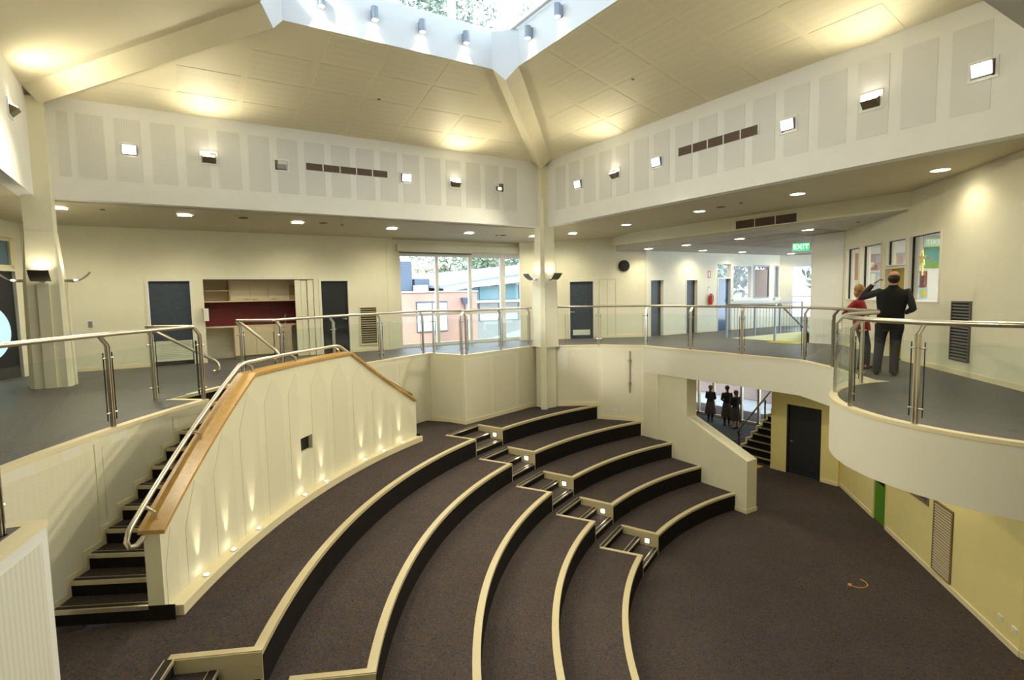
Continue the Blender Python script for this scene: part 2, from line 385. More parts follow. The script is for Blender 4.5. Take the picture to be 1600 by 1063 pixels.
    for nm, hw, off, mt in (('bezel', 0.055, 0.026, DARKST), ('diffuser', 0.042, 0.034, LAMP)):
        dq = math.degrees(off / R); rc = R + 0.22; zc = z - 0.17
        m = MB(); m.hexa([pol(rc - hw, a, zc - hw), pol(rc + hw, a, zc - hw), pol(rc + hw, a + dq, zc - hw), pol(rc - hw, a + dq, zc - hw), pol(rc - hw, a, zc + hw), pol(rc + hw, a, zc + hw), pol(rc + hw, a + dq, zc + hw), pol(rc - hw, a + dq, zc + hw)])
        m.build(nm, mt, lt)

# ---- curved stair wall with oak cap
W0, W1 = 13.28, 13.45
def wall_top(a):
    a = min(a, mir(a)) if a > AX else a
    a = a if a <= AX else mir(a)
    # a in [119.9 .. 136.25]
    if a >= 129.9: return 0.48
    return 0.48 - (129.9 - a) * (0.48 + 0.90) / (129.9 - 120.0)
angs = [120.0 + (152.5 - 120.0) * i / 130 for i in range(131)]; angs = sorted(set(angs + [129.9, 142.6]))
HOLE = (135.75, 137.3, -1.05, -0.80)
m = MB()
def wseg(a0, a1, z0a, z0b, z1a, z1b): m.hexa([pol(W0, a0, z0a), pol(W1, a0, z0a), pol(W1, a1, z0b), pol(W0, a1, z0b), pol(W0, a0, z1a), pol(W1, a0, z1a), pol(W1, a1, z1b), pol(W0, a1, z1b)])
aa = sorted(set(angs + [HOLE[0], HOLE[1]])); aa = [a for a in aa if not (HOLE[0] < a < HOLE[1])]
for i in range(len(aa) - 1):
    a0, a1 = aa[i], aa[i + 1]; t0, t1 = wall_top(a0), wall_top(a1)
    if abs(a0 - HOLE[0]) < 1e-6: wseg(a0, a1, ZT, ZT, HOLE[2], HOLE[2]); wseg(a0, a1, HOLE[3], HOLE[3], t0, t1)
    else: wseg(a0, a1, ZT, ZT, t0, t1)
sw = struct('wall_stair', m, CREAM, 'curved cream balustrade wall with sloping ends below the landing')
m = MB(); rows = []
for a in angs:
    t = wall_top(a); rows.append([pol(W0 - .05, a, t), pol(W1 + .06, a, t), pol(W1 + .06, a, t + .045), pol(W0 - .05, a, t + .045)])
m.sweep(rows); capo = m.build('timber_cap', OAK, sw, label='polished oak cap')
m = MB(); rows = []
for i in range(49):
    a = 119.9 + (152.2 - 119.9) * i / 48; rows.append([pol(13.12, a, ZT), pol(W0, a, ZT), pol(W0, a, ZT + .12), pol(13.12, a, ZT + .12)])
m.sweep(rows); m.build('ledge', TRIM, sw, label='low cream ledge holding the uplights')
SP = 2.93
for i in range(11):
    ac = 122.87 + SP * (i - 0.5) ; a0, a1 = ac + .38, ac + SP - .38
    if i == 0: a0 = 120.25
    if i == 10: a1 = 152.2
    am = (a0 + a1) / 2
    for (b0, b1) in ((a0, min(a1, HOLE[0] - .1)), (max(a0, HOLE[1] + .1), a1)) if not (a1 < HOLE[0] or a0 > HOLE[1]) else ((a0, a1),):
        if b1 <= b0: continue
        n = 6; m = MB(); rows = []
        for j in range(n + 1):
            a = b0 + (b1 - b0) * j / n; sh = min(1, abs(a - am) / ((a1 - a0) / 2)); zt = min(wall_top(a0), wall_top(a), wall_top(a1)) if False else wall_top(a) - .12 - .34 * sh
            rows.append([pol(W0 - .0035, a, ZT + .12), pol(W0, a, ZT + .12), pol(W0, a, zt), pol(W0 - .0035, a, zt)])
        m.sweep(rows); m.build('perforated_panel', PANEL, sw)
m = MB(); m.hexa([pol(13.36, HOLE[0] - .05, HOLE[2] - .02), pol(13.45, HOLE[0] - .05, HOLE[2] - .02), pol(13.45, HOLE[1] + .05, HOLE[2] - .02), pol(13.36, HOLE[1] + .05, HOLE[2] - .02), pol(13.36, HOLE[0] - .05, HOLE[3] + .02), pol(13.45, HOLE[0] - .05, HOLE[3] + .02), pol(13.45, HOLE[1] + .05, HOLE[3] + .02), pol(13.36, HOLE[1] + .05, HOLE[3] + .02)]); m.build('niche_shade', BLACK, sw, label='black board standing in for the shade inside the square niche')  # black board put in to make the hole look deep in shade
# ledge uplights
up_ang = [149.4, 146.5, 143.6, 137.7, 134.75, 128.9, 125.95, 122.9]
up_words = ['nearest', 'second nearest', 'third nearest', 'fourth nearest', 'fifth nearest', 'third from the far end', 'second from the far end', 'farthest']
for i, a in enumerate(up_ang):
    x, y, z = pol(13.19, a, ZT + .12)
    lt = thing('uplight', 'round ledge uplight at the curved wall foot, %s of eight' % up_words[i], 'light', 'uplights on the ledge of the curved wall', (x, y, z))
    m = MB(); m.cyl((0, 0, -.001), (0, 0, 1), .042, .014, 18); m.build('bezel', STEEL, lt)
    m = MB(); m.cyl((0, 0, .012), (0, 0, 1), .03, .006, 16); m.build('lens', LAMPS, lt)
    d = Vector((math.cos(rad(a)) * .13, math.sin(rad(a)) * .13, 1))
    spot((x, y, z + .03), d, P_LEDGE, size=27, blend=1, radius=.01)

# ---- stairs behind the curved wall (two flights, mirrored, and the landing steps)
RI = 13.45
def a_k(k): return 152.45 - 1.2 * (k - 1)
for side in (0, 1):
    mm_ = (lambda a: a) if side == 0 else mir
    t = thing('staircase', ('carpeted stair rising from the near left behind the curved wall' if side == 0 else 'hidden carpeted stair descending behind the far end of the curved wall'), 'staircase', 'stairs behind the curved wall')
    for k in range(1, 10):
        z1 = ZT + .17 * k; z0 = ZT if k == 1 else z1 - .175
        a0 = a_k(k); a1 = a_k(k + 1) - .25 if k < 9 else a_k(9) - 1.0
        r0 = 13.18 if k == 1 else RI
        P4 = lambda ra, rb, aa_, ab_, za, zb_: [pol(ra, mm_(aa_), za), pol(rb, mm_(aa_), za), pol(rb, mm_(ab_), za), pol(ra, mm_(ab_), za), pol(ra, mm_(aa_), zb_), pol(rb, mm_(aa_), zb_), pol(rb, mm_(ab_), zb_), pol(ra, mm_(ab_), zb_)]
        m = MB()
        m.hexa(P4(RI, RO, a0, a1, ZT, z1)); st = m.build('step', CARPET, t)
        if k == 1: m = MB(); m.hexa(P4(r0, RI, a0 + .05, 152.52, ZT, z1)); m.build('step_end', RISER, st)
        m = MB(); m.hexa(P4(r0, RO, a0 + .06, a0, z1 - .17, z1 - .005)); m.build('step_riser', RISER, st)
        m = MB(); m.hexa(P4(RI, RO, a0 + .08, a0 - .24, z1 - .005, z1 + .006)); m.build('step_nosing', BLACK, st)
        m = MB(); m.hexa(P4(RI, RO, a0 + .12, a0 + .02, z1 - .038, z1 + .01)); m.hexa(P4(RI, RO, a0 - .24, a0 - .28, z1, z1 + .011)); m.build('metal_strip', ALU, st)
    for k in range(2, 10):  # stepped skirting
        z1 = ZT + .17 * k; m = MB(); m.hexa(P4(RO - .02, RO + .001, a_k(k) + .35, a_k(k) - .95, ZT + .17 * (k - 1) - .05, z1 + .07))
        m.build('skirting', TRIM, t)
    m = MB(); m.hexa(P4(RO - .02, RO + .001, a_k(1) + .5, a_k(1) - .9, ZT, ZT + .17 + .07)); m.build('skirting', TRIM, t)
# landing
t = thing('landing_steps', 'dark carpeted landing steps at the top of the stair behind the oak cap', 'steps')
m = MB(); rows = []
for i in range(9):
    a = 142.7 + (129.8 - 142.7) * i / 8; rows.append([pol(RI, a, ZT), pol(14.75, a, ZT), pol(14.75, a, ZL), pol(RI, a, ZL)])
m.sweep(rows); m.build('landing', CARPET, t)
m = MB(); rows = []
for i in range(7):
    a = 140.1 + (132.4 - 140.1) * i / 6; rows.append([pol(14.76, a, ZT), pol(15.2, a, ZT), pol(15.2, a, ZL + .17), pol(14.76, a, ZL + .17)])
m.sweep(rows); m.build('step', CARPET, t)
for r, z in ((14.76, ZL + .17), (15.10, 0.0)):
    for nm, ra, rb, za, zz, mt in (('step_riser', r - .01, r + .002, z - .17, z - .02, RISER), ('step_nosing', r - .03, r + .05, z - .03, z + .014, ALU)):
        m = MB(); rows = []
        for i in range(7):
            a = 140.1 + (132.4 - 140.1) * i / 6; rows.append([pol(ra, a, za), pol(rb, a, za), pol(rb, a, zz), pol(ra, a, zz)])
        m.sweep(rows); m.build(nm, mt, t)

# ---- low parapet walls under the gallery edge
def arcwall(mb, r0, r1, a0, a1, z0, z1, n):
    rows = []
    for i in range(n + 1):
        a = a0 + (a1 - a0) * i / n; rows.append([pol(r0, a, z0), pol(r1, a, z0), pol(r1, a, z1), pol(r0, a, z1)])
    mb.sweep(rows)
m = MB(); arcwall(m, RO - .004, RO + .15, 160.6, 140.1, ZT - .3, -.012, 24); arcwall(m, RO, 15.1, 140.1, 139.95, ZT, -.012, 1)
o = struct('wall_left', m, CREAM, 'curved cream wall of panels beside the near stair')
for a0, a1 in ((157.6, 149.15), (148.95, 143.3), (143.1, 140.25)):
    m = MB(); arcwall(m, RO - .008, RO - .004, a0 - .3, a1 + .3, ZT + .2, -.16, 6); m.build('panel', PANEL, o)
    m = MB(); arcwall(m, RO - .012, RO - .003, a1 + .02, a1 - .12, ZT + .2, -.1, 1); m.build('cover_strip', CREAM, o)
m = MB(); arcwall(m, RO - .004, RO + .15, mir(160.6), mir(140.1), ZT - .3, -.012, 24); arcwall(m, RO, 15.1, 132.4, 132.55, ZT, -.012, 1)
o = struct('wall_far_stair', m, CREAM, 'curved cream wall behind the far end of the stair')
for a0, a1 in ((112.6, 116.8), (117.2, 121.5)):
    m = MB(); arcwall(m, RO - .008, RO - .004, a0, a1, ZT + .2, -.14, 6); m.build('panel', PANEL, o)
def seg_wall(name, a, b, zb, label, panels=1, mt=CREAM, zbase=None, th=.15, pm=PANEL, flip=False):
    fr = Frame(a, b, flip); m = MB(); fr.box(m, 0, fr.L, -th, .004, zb, -.012); o = struct(name, m, mt, label)
    for i in range(panels):
        u0 = fr.L * i / panels + .09; u1 = fr.L * (i + 1) / panels - .09; z0 = (zbase if zbase is not None else zb) + .2
        m = MB(); fr.box(m, u0, u1, .004, .008, z0, -.12); m.build('panel', pm, o)
    m = MB(); fr.box(m, 0, fr.L, 0, .018, zbase if zbase is not None else zb, (zbase if zbase is not None else zb) + .11); m.build('skirting', TRIM, o)
    return o, fr
near_dir = Vector((-0.26, -0.97)).normalized(); nd_end = (-0.85 + near_dir.x * 3.9, 5.16 + near_dir.y * 3.9)
seg_wall('wall_near_left', nd_end, (-0.85, 5.16), ZF, 'cream perforated parapet wall at the lower left corner', 1, WHITE, ZT, .15, perf_mat('perforated_white', (0.76, 0.75, 0.68), 420, .84))
seg_wall('wall_near_return', (-0.85, 5.16), pol(RO, 160.6), ZT - .3, 'short cream wall return hidden by the near parapet', 1)
seg_wall('wall_parapet_1', pol(RO, 111.9), (6.64, 13.01), ZT - .3, 'short angled parapet wall at the far end of the walkway', 1, zbase=ZT)
seg_wall('wall_parapet_2', (6.64, 13.01), (9.75, 13.97), ZT - .3, 'cream panelled parapet wall left of the central column', 3, zbase=ZT)
seg_wall('wall_parapet_3', (10.0, 13.5), (11.2, 12.75), ZT - .8, 'cream panelled parapet wall right of the central column', 1, zbase=ZT)
seg_wall('wall_parapet_4', (11.2, 12.75), (11.97, 11.65), ZF, 'narrow angled parapet wall with steel rail bracket', 1, zbase=ZT - ST)
# wall beside the stage with the sloping opening
prof = [(11.66, ZF), (8.21, ZF), (8.21, -2.66), (10.1, -1.87), (10.1, FZ), (11.66, FZ)]
m = MB(); m.loft([(XW, y, z) for y, z in prof], [(XW + .4, y, z) for y, z in prof])
m.loft([(XW - .05, 11.66, ZF), (XW - .05, 11.1, ZF), (XW - .05, 11.1, FZ), (XW - .05, 11.66, FZ)], [(XW, 11.66, ZF), (XW, 11.1, ZF), (XW, 11.1, FZ), (XW, 11.66, FZ)])
ws = struct('wall_stage', m, CREAM, 'cream wall with sloping top beside the stage floor')
m = MB(); m.box(XW - .015, XW + .415, 8.195, 8.6, ZF, ZF + .1); m.build('skirting', TRIM, ws)

# ---- main bulkheads
BZ0, BZ1 = 3.6, 5.5; XA, XB, YB, YC = -1.95, 9.75, 13.6, 1.63
m = MB(); m.box(XA, XB, YB, YB + .25, BZ0, BZ1 + .3)
bkA = struct('wall_bulkhead_back', m, WHITE, 'white upper bulkhead over the gallery at the back left')
m = MB(); m.box(XB, XB + .25, YC - .25, YB, BZ0, BZ1 + .3)
bkB = struct('wall_bulkhead_right', m, WHITE, 'white upper bulkhead over the gallery at the right')
m = MB(); m.box(XA - .25, XA, YC, YB, BZ0, BZ1 + .3)
struct('wall_bulkhead_left', m, WHITE, 'white upper bulkhead at the far left edge')
m = MB(); m.box(XA, XB, YC - .25, YC, BZ0, BZ1 + .3)
struct('wall_bulkhead_front', m, WHITE, 'white upper bulkhead behind the camera')
PM = MB()
xs = [-1.55] + [-1.27 + .602 * i for i in range(18)]
for i, x in enumerate(xs):
    m = MB(); wd = .17 if i == 0 else .44
    if x + wd > 9.4: continue
    m.box(x, x + wd, YB - .006, YB, 4.02, 5.24); m.build('perforated_panel', PANELG, bkA)
for i in range(16):
    y = 3.05 + .602 * i * 1.05
    m = MB(); m.box(XB - .006, XB, y, y + .46, 4.02, 5.22); m.build('perforated_panel', PANELG, bkB)

# ---- sloping main ceiling and lantern
LX0, LX1, LY0, LY1, LZ, CH = 1.55, 6.45, 5.1, 10.2, 6.3, 0.40
TH = .15
def roofplane(name, pts, label, grid=None):
    m = MB(); A = [Vector(p) for p in pts]; B = [p + Vector((0, 0, TH)) for p in A]; od = ((A[0] + A[1]) / 2 - (A[2] + A[3]) / 2); od.z = 0; od.normalize(); B[2] = B[2] + od * .4 - Vector((0, 0, .06)); B[3] = B[3] + od * .4 - Vector((0, 0, .06)); m.loft([tuple(p) for p in A], [tuple(p) for p in B])
    o = struct(name, m, CEILM, label)
    if grid:
        nu, nv = grid; w0, w1, l1, l0 = A  # wall start, wall end, lantern end, lantern start
        wl = (w1 - w0).length; u = (w1 - w0).normalized()
        for j in range(nv):
            f0 = (j + .04) / nv; f1 = (j + .93) / nv
            for i in range(nu):
                s0 = wl * (i + .03) / nu; s1 = wl * (i + .93) / nu
                ok = True; q = []
                for s_, f in ((s0, f0), (s1, f0), (s1, f1), (s0, f1)):
                    lo = (l0 - w0).dot(u) * f; hi = wl + ((l1 - w1).dot(u)) * f
                    if s_ < lo + .25 or s_ > hi - .25: ok = False
                    base = w0 + u * s_; up_ = (l0 - w0) - u * (l0 - w0).dot(u); q.append(base + up_ * f)
                if not ok: continue
                m = MB(); m.loft([tuple(p - Vector((0, 0, .006))) for p in q], [tuple(p + Vector((0, 0, .001))) for p in q]); m.build('ceiling_panel', CEILP, o)
    return o
CEILP = perf_mat('ceiling_board', (0.78, 0.725, 0.545), 150, .95)
roofplane('ceiling_back', [(XA, YB, BZ1), (XB, YB, BZ1), (LX1, LY1, LZ), (LX0, LY1, LZ)], 'sloping cream ceiling above the back bulkhead', (10, 4))
roofplane('ceiling_right', [(XB, YB, BZ1), (XB, YC, BZ1), (LX1, LY0, LZ), (LX1, LY1, LZ)], 'sloping cream ceiling above the right bulkhead', (10, 4))
roofplane('ceiling_left', [(XA, YC, BZ1), (XA, YB, BZ1), (LX0, LY1, LZ), (LX0, LY0, LZ)], 'sloping cream ceiling at the top left')
roofplane('ceiling_front', [(XB, YC, BZ1), (XA, YC, BZ1), (LX0, LY0, LZ), (LX1, LY0, LZ)], 'sloping cream ceiling above the camera')
LS, LT, LR = 7.04, 7.12, 8.45
lant = [(LX0 + CH, LY1), (LX1 - CH, LY1), (LX1, LY1 - CH), (LX1, LY0 + CH), (LX1 - CH, LY0), (LX0 + CH, LY0), (LX0, LY0 + CH), (LX0, LY1 - CH)]
LANTW = mat('lantern_white', (0.68, 0.70, 0.73), 0.5)
m = MB()
for i in range(8):
    a, b = lant[i], lant[(i + 1) % 8]; c = Vector(((LX0 + LX1) / 2, (LY0 + LY1) / 2)); mid_ = (Vector(a) + Vector(b)) / 2
    out = (mid_ - c).normalized() if i % 2 else (Vector((0, 1)) if i == 0 else Vector((0, -1)) if i == 4 else Vector((1, 0)) if i == 2 else Vector((-1, 0)))
    if i % 2 == 0 and i in (2,): out = Vector((1, 0))
    if i == 6: out = Vector((-1, 0))
    o_ = out * .32
    m.loft([(a[0], a[1], LZ), (b[0], b[1], LZ), (b[0] + o_.x, b[1] + o_.y, LZ), (a[0] + o_.x, a[1] + o_.y, LZ)],
           [(a[0], a[1], LS), (b[0], b[1], LS), (b[0] + o_.x, b[1] + o_.y, LS), (a[0] + o_.x, a[1] + o_.y, LS)])
lw = struct('wall_lantern', m, LANTW, 'white upstand walls of the square roof lantern')
m = MB(); m.box(LX0 - .5, LX1 + .5, LY0 - .5, LY1 + .5, LR, LR + .2); struct('ceiling_lantern', m, LANTW, 'white roof of the lantern')
m = MB(); m.box(LX0 - .25, LX1 + .25, LY1 + .0, LY1 + .1, LS, LS + .05); m.box(LX1 + .0, LX1 + .1, LY0, LY1, LS, LS + .05); m.box(LX0 - .1, LX0, LY0, LY1, LS, LS + .05); m.box(LX0, LX1, LY0 - .1, LY0, LS, LS + .05)
m.build('sill', LANTW, lw)
m = MB()
for x, y in ((LX1, LY1), (LX0, LY1), (LX1, LY0), (LX0, LY0)): m.box(x - .16, x + .16, y - .16, y + .16, LS, LR)
m.build('corner_post', LANTW, lw)
def lant_window(n, a, b, label, muls, flip=False):
    fr = Frame(a, b, flip); m = MB(); fr.box(m, 0, fr.L, -.12, -.04, LS, LS + .08); fr.box(m, 0, fr.L, -.12, -.04, LR - .1, LR)
    for u in [0.0] + muls + [fr.L]: fr.box(m, u - .07, u + .07, -.13, -.02, LS, LR)
    o = struct('window_%d' % n, m, FRAME, label); e = [0] + muls + [fr.L]
    for i in range(len(e) - 1):
        m = MB(); fr.box(m, e[i] + .07, e[i + 1] - .07, -.085, -.08, LS + .08, LR - .1); m.build('pane', GLASS, o)
lant_window(1, (LX1, LY1), (LX0, LY1), 'clerestory window strip of the lantern facing the back', [1.27, 2.45, 3.67], flip=True)
lant_window(2, (LX1, LY0), (LX1, LY1), 'clerestory window strip of the lantern facing right', [.9, 2.1, 3.3])
lant_window(3, (LX0, LY1), (LX0, LY0), 'clerestory window strip of the lantern facing left', [1.2, 2.4, 3.4])
lant_window(4, (LX0, LY0), (LX1, LY0), 'clerestory window strip of the lantern behind the camera', [1.2, 2.4, 3.6])
# hip beams (V section)
def hip(cx, cy, lx, ly, label):
    sx = 1 if cx > lx else -1; sy = 1 if cy > ly else -1
    A = [(lx - sx * CH, ly, LZ), (lx, ly - sy * CH, LZ), (lx - sx * CH / 2, ly - sy * CH / 2, 6.04)]
    B = [(cx - sx * CH, cy, BZ1), (cx, cy - sy * CH, BZ1), (cx - sx * CH / 2, cy - sy * CH / 2, 5.27)]
    m = MB(); m.loft(A, B)
    A2 = [(lx - sx * CH - sx * .0, ly, LZ - .001), (lx, ly - sy * CH, LZ - .001), (lx - sx * CH / 2, ly - sy * CH / 2, 6.04)]
    o = m.build('hip_beam', CEILM, None, kind='structure', label=label)
    m = MB(); e = .012
    m.loft([(A[0][0] - sx * e, A[0][1] - sy * e, A[0][2]), (A[1][0] - sx * e, A[1][1] - sy * e, A[1][2]), (A[2][0] - sx * e, A[2][1] - sy * e, A[2][2])], A2); m.build('end_plate', LANTW, o)
hip(XB, YB, LX1, LY1, 'cream V shaped hip beam from the lantern down to the central column')
hip(XA, YB, LX0, LY1, 'cream V shaped hip beam from the lantern down to the left column')
hip(XB, YC, LX1, LY0, 'cream V shaped hip beam out of view above the right')
hip(XA, YC, LX0, LY0, 'cream V shaped hip beam out of view behind the camera')

# ---- columns
def column(name, x, y, label, zb=0.0, flare=True, strips=True):
    def sq(h, z): return [(x - h, y - h, z), (x + h, y - h, z), (x + h, y + h, z), (x - h, y + h, z)]
    m = MB(); m.loft(sq(.215, zb), sq(.215, 5.4)); o = struct(name, m, CREAM, label)
    if flare:
        def oc(h, c, z): return [(x - h + c, y - h, z), (x + h - c, y - h, z), (x + h, y - h + c, z), (x + h, y + h - c, z), (x + h - c, y + h, z), (x - h + c, y + h, z), (x - h, y + h - c, z), (x - h, y - h + c, z)]
        m = MB(); m.sweep([oc(.315, .07, 0.0), oc(.285, .05, 2.05), oc(.222, .01, 2.95)]); m.build('column_casing', CREAM, o)
        for a in (180, 270, 0) if strips else ():
            n = Vector((math.cos(rad(a)), math.sin(rad(a)))); t_ = Vector((-n.y, n.x)); q0 = Vector((x, y)) + n * .30; q1 = Vector((x, y)) + n * .275
            m = MB(); w_ = .09
            m.hexa([tuple(q0 - t_ * w_) + (0,), tuple(q0 + t_ * w_) + (0,), tuple(q0 + t_ * w_ + n * .05) + (0,), tuple(q0 - t_ * w_ + n * .05) + (0,),
                    tuple(q1 - t_ * w_) + (2.0,), tuple(q1 + t_ * w_) + (2.0,), tuple(q1 + t_ * w_ + n * .045) + (2.0,), tuple(q1 - t_ * w_ + n * .045) + (2.0,)])
            m.build('cover_strip', CREAM, o)
    return o
column('column_left', -1.92, 13.62, 'cream column at the left with three wall sconces')
column('column_center', 9.75, 13.6, 'tall cream column at the centre with two wall sconces', ZT, strips=False)
m = MB(); q = Vector((9.75, 13.6)); n_ = Vector((-.7071, -.7071)); t_ = Vector((.7071, -.7071)); a_ = q + n_ * .30
m.hexa([tuple(a_ - t_ * .09) + (ZT,), tuple(a_ + t_ * .09) + (ZT,), tuple(a_ + t_ * .09 + n_ * .14) + (ZT,), tuple(a_ - t_ * .09 + n_ * .14) + (ZT,), tuple(a_ - t_ * .05) + (4.4,), tuple(a_ + t_ * .05) + (4.4,), tuple(a_ + t_ * .05 + n_ * .02) + (4.4,), tuple(a_ - t_ * .05 + n_ * .02) + (4.4,)])
m.build('trim_3', CREAM, None, kind='structure', label='narrow tapering cover strip on the front corner of the central column')
column('column_right', 9.9, 1.45, 'cream column just outside the right edge of the view', ZF, flare=False)

# ---- gallery soffits, beam, further ceiling
def sof(y): return 3.6 - (y - YB) * .1
def slab(mb, x0, x1, y0, y1, f):
    mb.hexa([(x0, y0, f(x0, y0)), (x1, y0, f(x1, y0)), (x1, y1, f(x1, y1)), (x0, y1, f(x0, y1)), (x0, y0, f(x0, y0) + .2), (x1, y0, f(x1, y0) + .2), (x1, y1, f(x1, y1) + .2), (x0, y1, f(x0, y1) + .2)])
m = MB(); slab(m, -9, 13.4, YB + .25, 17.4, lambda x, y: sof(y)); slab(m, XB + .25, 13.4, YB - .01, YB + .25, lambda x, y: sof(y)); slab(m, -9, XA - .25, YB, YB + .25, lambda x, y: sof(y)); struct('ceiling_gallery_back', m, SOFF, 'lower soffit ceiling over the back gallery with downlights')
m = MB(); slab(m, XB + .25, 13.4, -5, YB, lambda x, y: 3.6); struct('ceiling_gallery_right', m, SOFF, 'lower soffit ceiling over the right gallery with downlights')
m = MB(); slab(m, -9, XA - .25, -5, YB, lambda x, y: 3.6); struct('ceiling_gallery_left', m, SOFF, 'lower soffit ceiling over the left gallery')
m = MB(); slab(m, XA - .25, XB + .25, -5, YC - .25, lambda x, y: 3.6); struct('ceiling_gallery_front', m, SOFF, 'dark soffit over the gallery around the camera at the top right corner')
m = MB(); m.box(-9.2, -9, -5, 17.5, ZF, 3.8); m.box(-9, 10.6, -5.2, -5, ZF, 3.8); m.box(-9, -2.62, 16.0, 17.5, ZF, 3.8)
struct('wall_rear', m, CREAM, 'cream walls out of view behind the camera')
CEIL2 = mat('grey_ceiling', (0.48, 0.46, 0.42), 0.65, noise=0.02, nscale=2)
def far_c(x, y): return 3.32 - .019 * y
m = MB(); slab(m, 13.45, 22.6, 2, 17.4, far_c); m.prism([(22.6, 2), (28, 8.2), (25.6, 10.8), (22.6, 14.1)], 3.04, 3.3); fc = struct('ceiling_far', m, CEIL2, 'grey ceiling with a tile grid beyond the cream downstand beam')
for i in range(5):
    for j in range(4):
        x0 = 14.6 + i * 1.25; y0 = 8.0 + j * .95
        if y0 > 11.5: continue
        m = MB(); m.hexa([(x0, y0, far_c(x0, y0) - .008), (x0 + 1.18, y0, far_c(x0, y0) - .008), (x0 + 1.18, y0 + .88, far_c(x0, y0 + .88) - .008), (x0, y0 + .88, far_c(x0, y0 + .88) - .008), (x0, y0, far_c(x0, y0) + .01), (x0 + 1.18, y0, far_c(x0, y0) + .01), (x0 + 1.18, y0 + .88, far_c(x0, y0 + .88) + .01), (x0, y0 + .88, far_c(x0, y0 + .88) + .01)])
        m.build('ceiling_tile', mat('ceiling_tile', (0.40, 0.35, 0.28), 0.7), fc)
m = MB(); m.box(13.35, 13.6, 4.9, 17, 3.24, 3.65); struct('trim_4', m, CREAM, 'long cream downstand beam with a three part air grille')

# ---- back wall with doors, kitchen and window
frB = Frame((-9, 16.0), (11.5, 16.0))  # v points to -Y (towards the hall)
U = lambda x: x + 9
m = MB(); wall_open(m, frB, 0, U(5.66), 0, 3.5, .2, [(U(-.38), U(.56), 0, 2.13), (U(.82), U(3.52), 0, 2.14), (U(3.68), U(4.50), 0, 2.12)])
struct('wall_back', m, CREAM, 'cream back wall of the gallery with two dark doors and a kitchenette')
frW = Frame((5.66, 16.15), (11.1, 16.15))
ww = lambda x: x - 5.66
wx = [(6.17, 7.32), (7.42, 8.50), (8.62, 9.74), (9.92, 11.02)]
zs = [2.97, 2.93, 2.89, 2.85]
m = MB(); wall_open(m, frW, 0, frW.L, 0, 3.5, .2, [(ww(6.1), ww(11.06), 0.04, 3.0)]); m.box(5.66, 5.86, 15.99, 16.35, 0, 3.5)
struct('wall_window', m, CREAM, 'cream wall around the large gallery window')
m = MB(); e = [6.1, 7.37, 8.56, 9.83, 11.06]
for i, x in enumerate(e): hw = .05 if i not in (3,) else .09; frW.box(m, ww(x) - hw, ww(x) + hw, -.13, -.01, .04, 3.0)
frW.box(m, ww(6.1), ww(11.06), -.12, -.02, .04, .12); frW.box(m, ww(6.1), ww(11.06), -.12, -.02, .98, 1.07); frW.box(m, ww(6.1), ww(11.06), -.12, -.02, 2.85, 3.0)
wo = struct('window_5', m, FRAME, 'large gallery window of four tall panes with a view of an orange building')
for i in range(4):
    for z0, z1 in ((.12, .98), (1.07, 2.85)):
        m = MB(); frW.box(m, ww(e[i]) + .05, ww(e[i + 1]) - .05, -.07, -.06, z0, z1); m.build('pane', GLASS, wo)
m = MB(); frW.box(m, ww(6.02), ww(11.15), 0, .14, 3.0, 3.2); m.box(6.1, 8.6, 16.0, 16.02, 2.97, 3.0)
bl = thing('roller_blind', 'rolled up pale blind in a pelmet over the gallery window', 'blind'); m.build('pelmet', CREAM, bl)
m = MB(); frW.box(m, ww(6.12), ww(8.6), .02, .05, 2.93, 2.99); m.build('blind_edge', DARKST, bl)
def door(n, fr, u0, u1, z0, z1, leafm, label, frame_m=DTRIM, handle_u=None, fw_=.055, hz=1.0, depth=-.06, thick=.04):
    m = MB(); fr.box(m, u0 - fw_, u0 + .012, -.12, .018, z0, z1 + fw_); fr.box(m, u1 - .012, u1 + fw_, -.12, .018, z0, z1 + fw_); fr.box(m, u0 + .012, u1 - .012, -.12, .018, z1 - .012, z1 + fw_)
    o = struct('door_%d' % n, m, frame_m, label)
    m = MB(); fr.box(m, u0 + .014, u1 - .014, depth - thick, depth, z0 + .01, z1 - .014); lf = m.build('door_leaf', leafm, o)
    if handle_u is not None:
        m = MB(); hu = handle_u; c = fr.p(hu, depth, z0 + hz); v = fr.v; m.cyl(c, v, .028, .02, 12); m.tube([Vector(c) + v * .015, Vector(c) + v * .05, Vector(c) + v * .05 + fr.u * (.11 if hu < (u0 + u1) / 2 else -.11)], .01, 8); m.build('door_handle', STEEL, lf)
    return o, lf
door(1, frB, U(-.36), U(.54), 0, 2.11, DOORB, 'blue grey door in the back wall, left of the kitchenette', handle_u=U(-.27))
o, lf = door(2, frB, U(3.71), U(4.48), 0, 2.10, DOORD, 'dark charcoal door in the back wall, right of the kitchenette', handle_u=U(4.40))
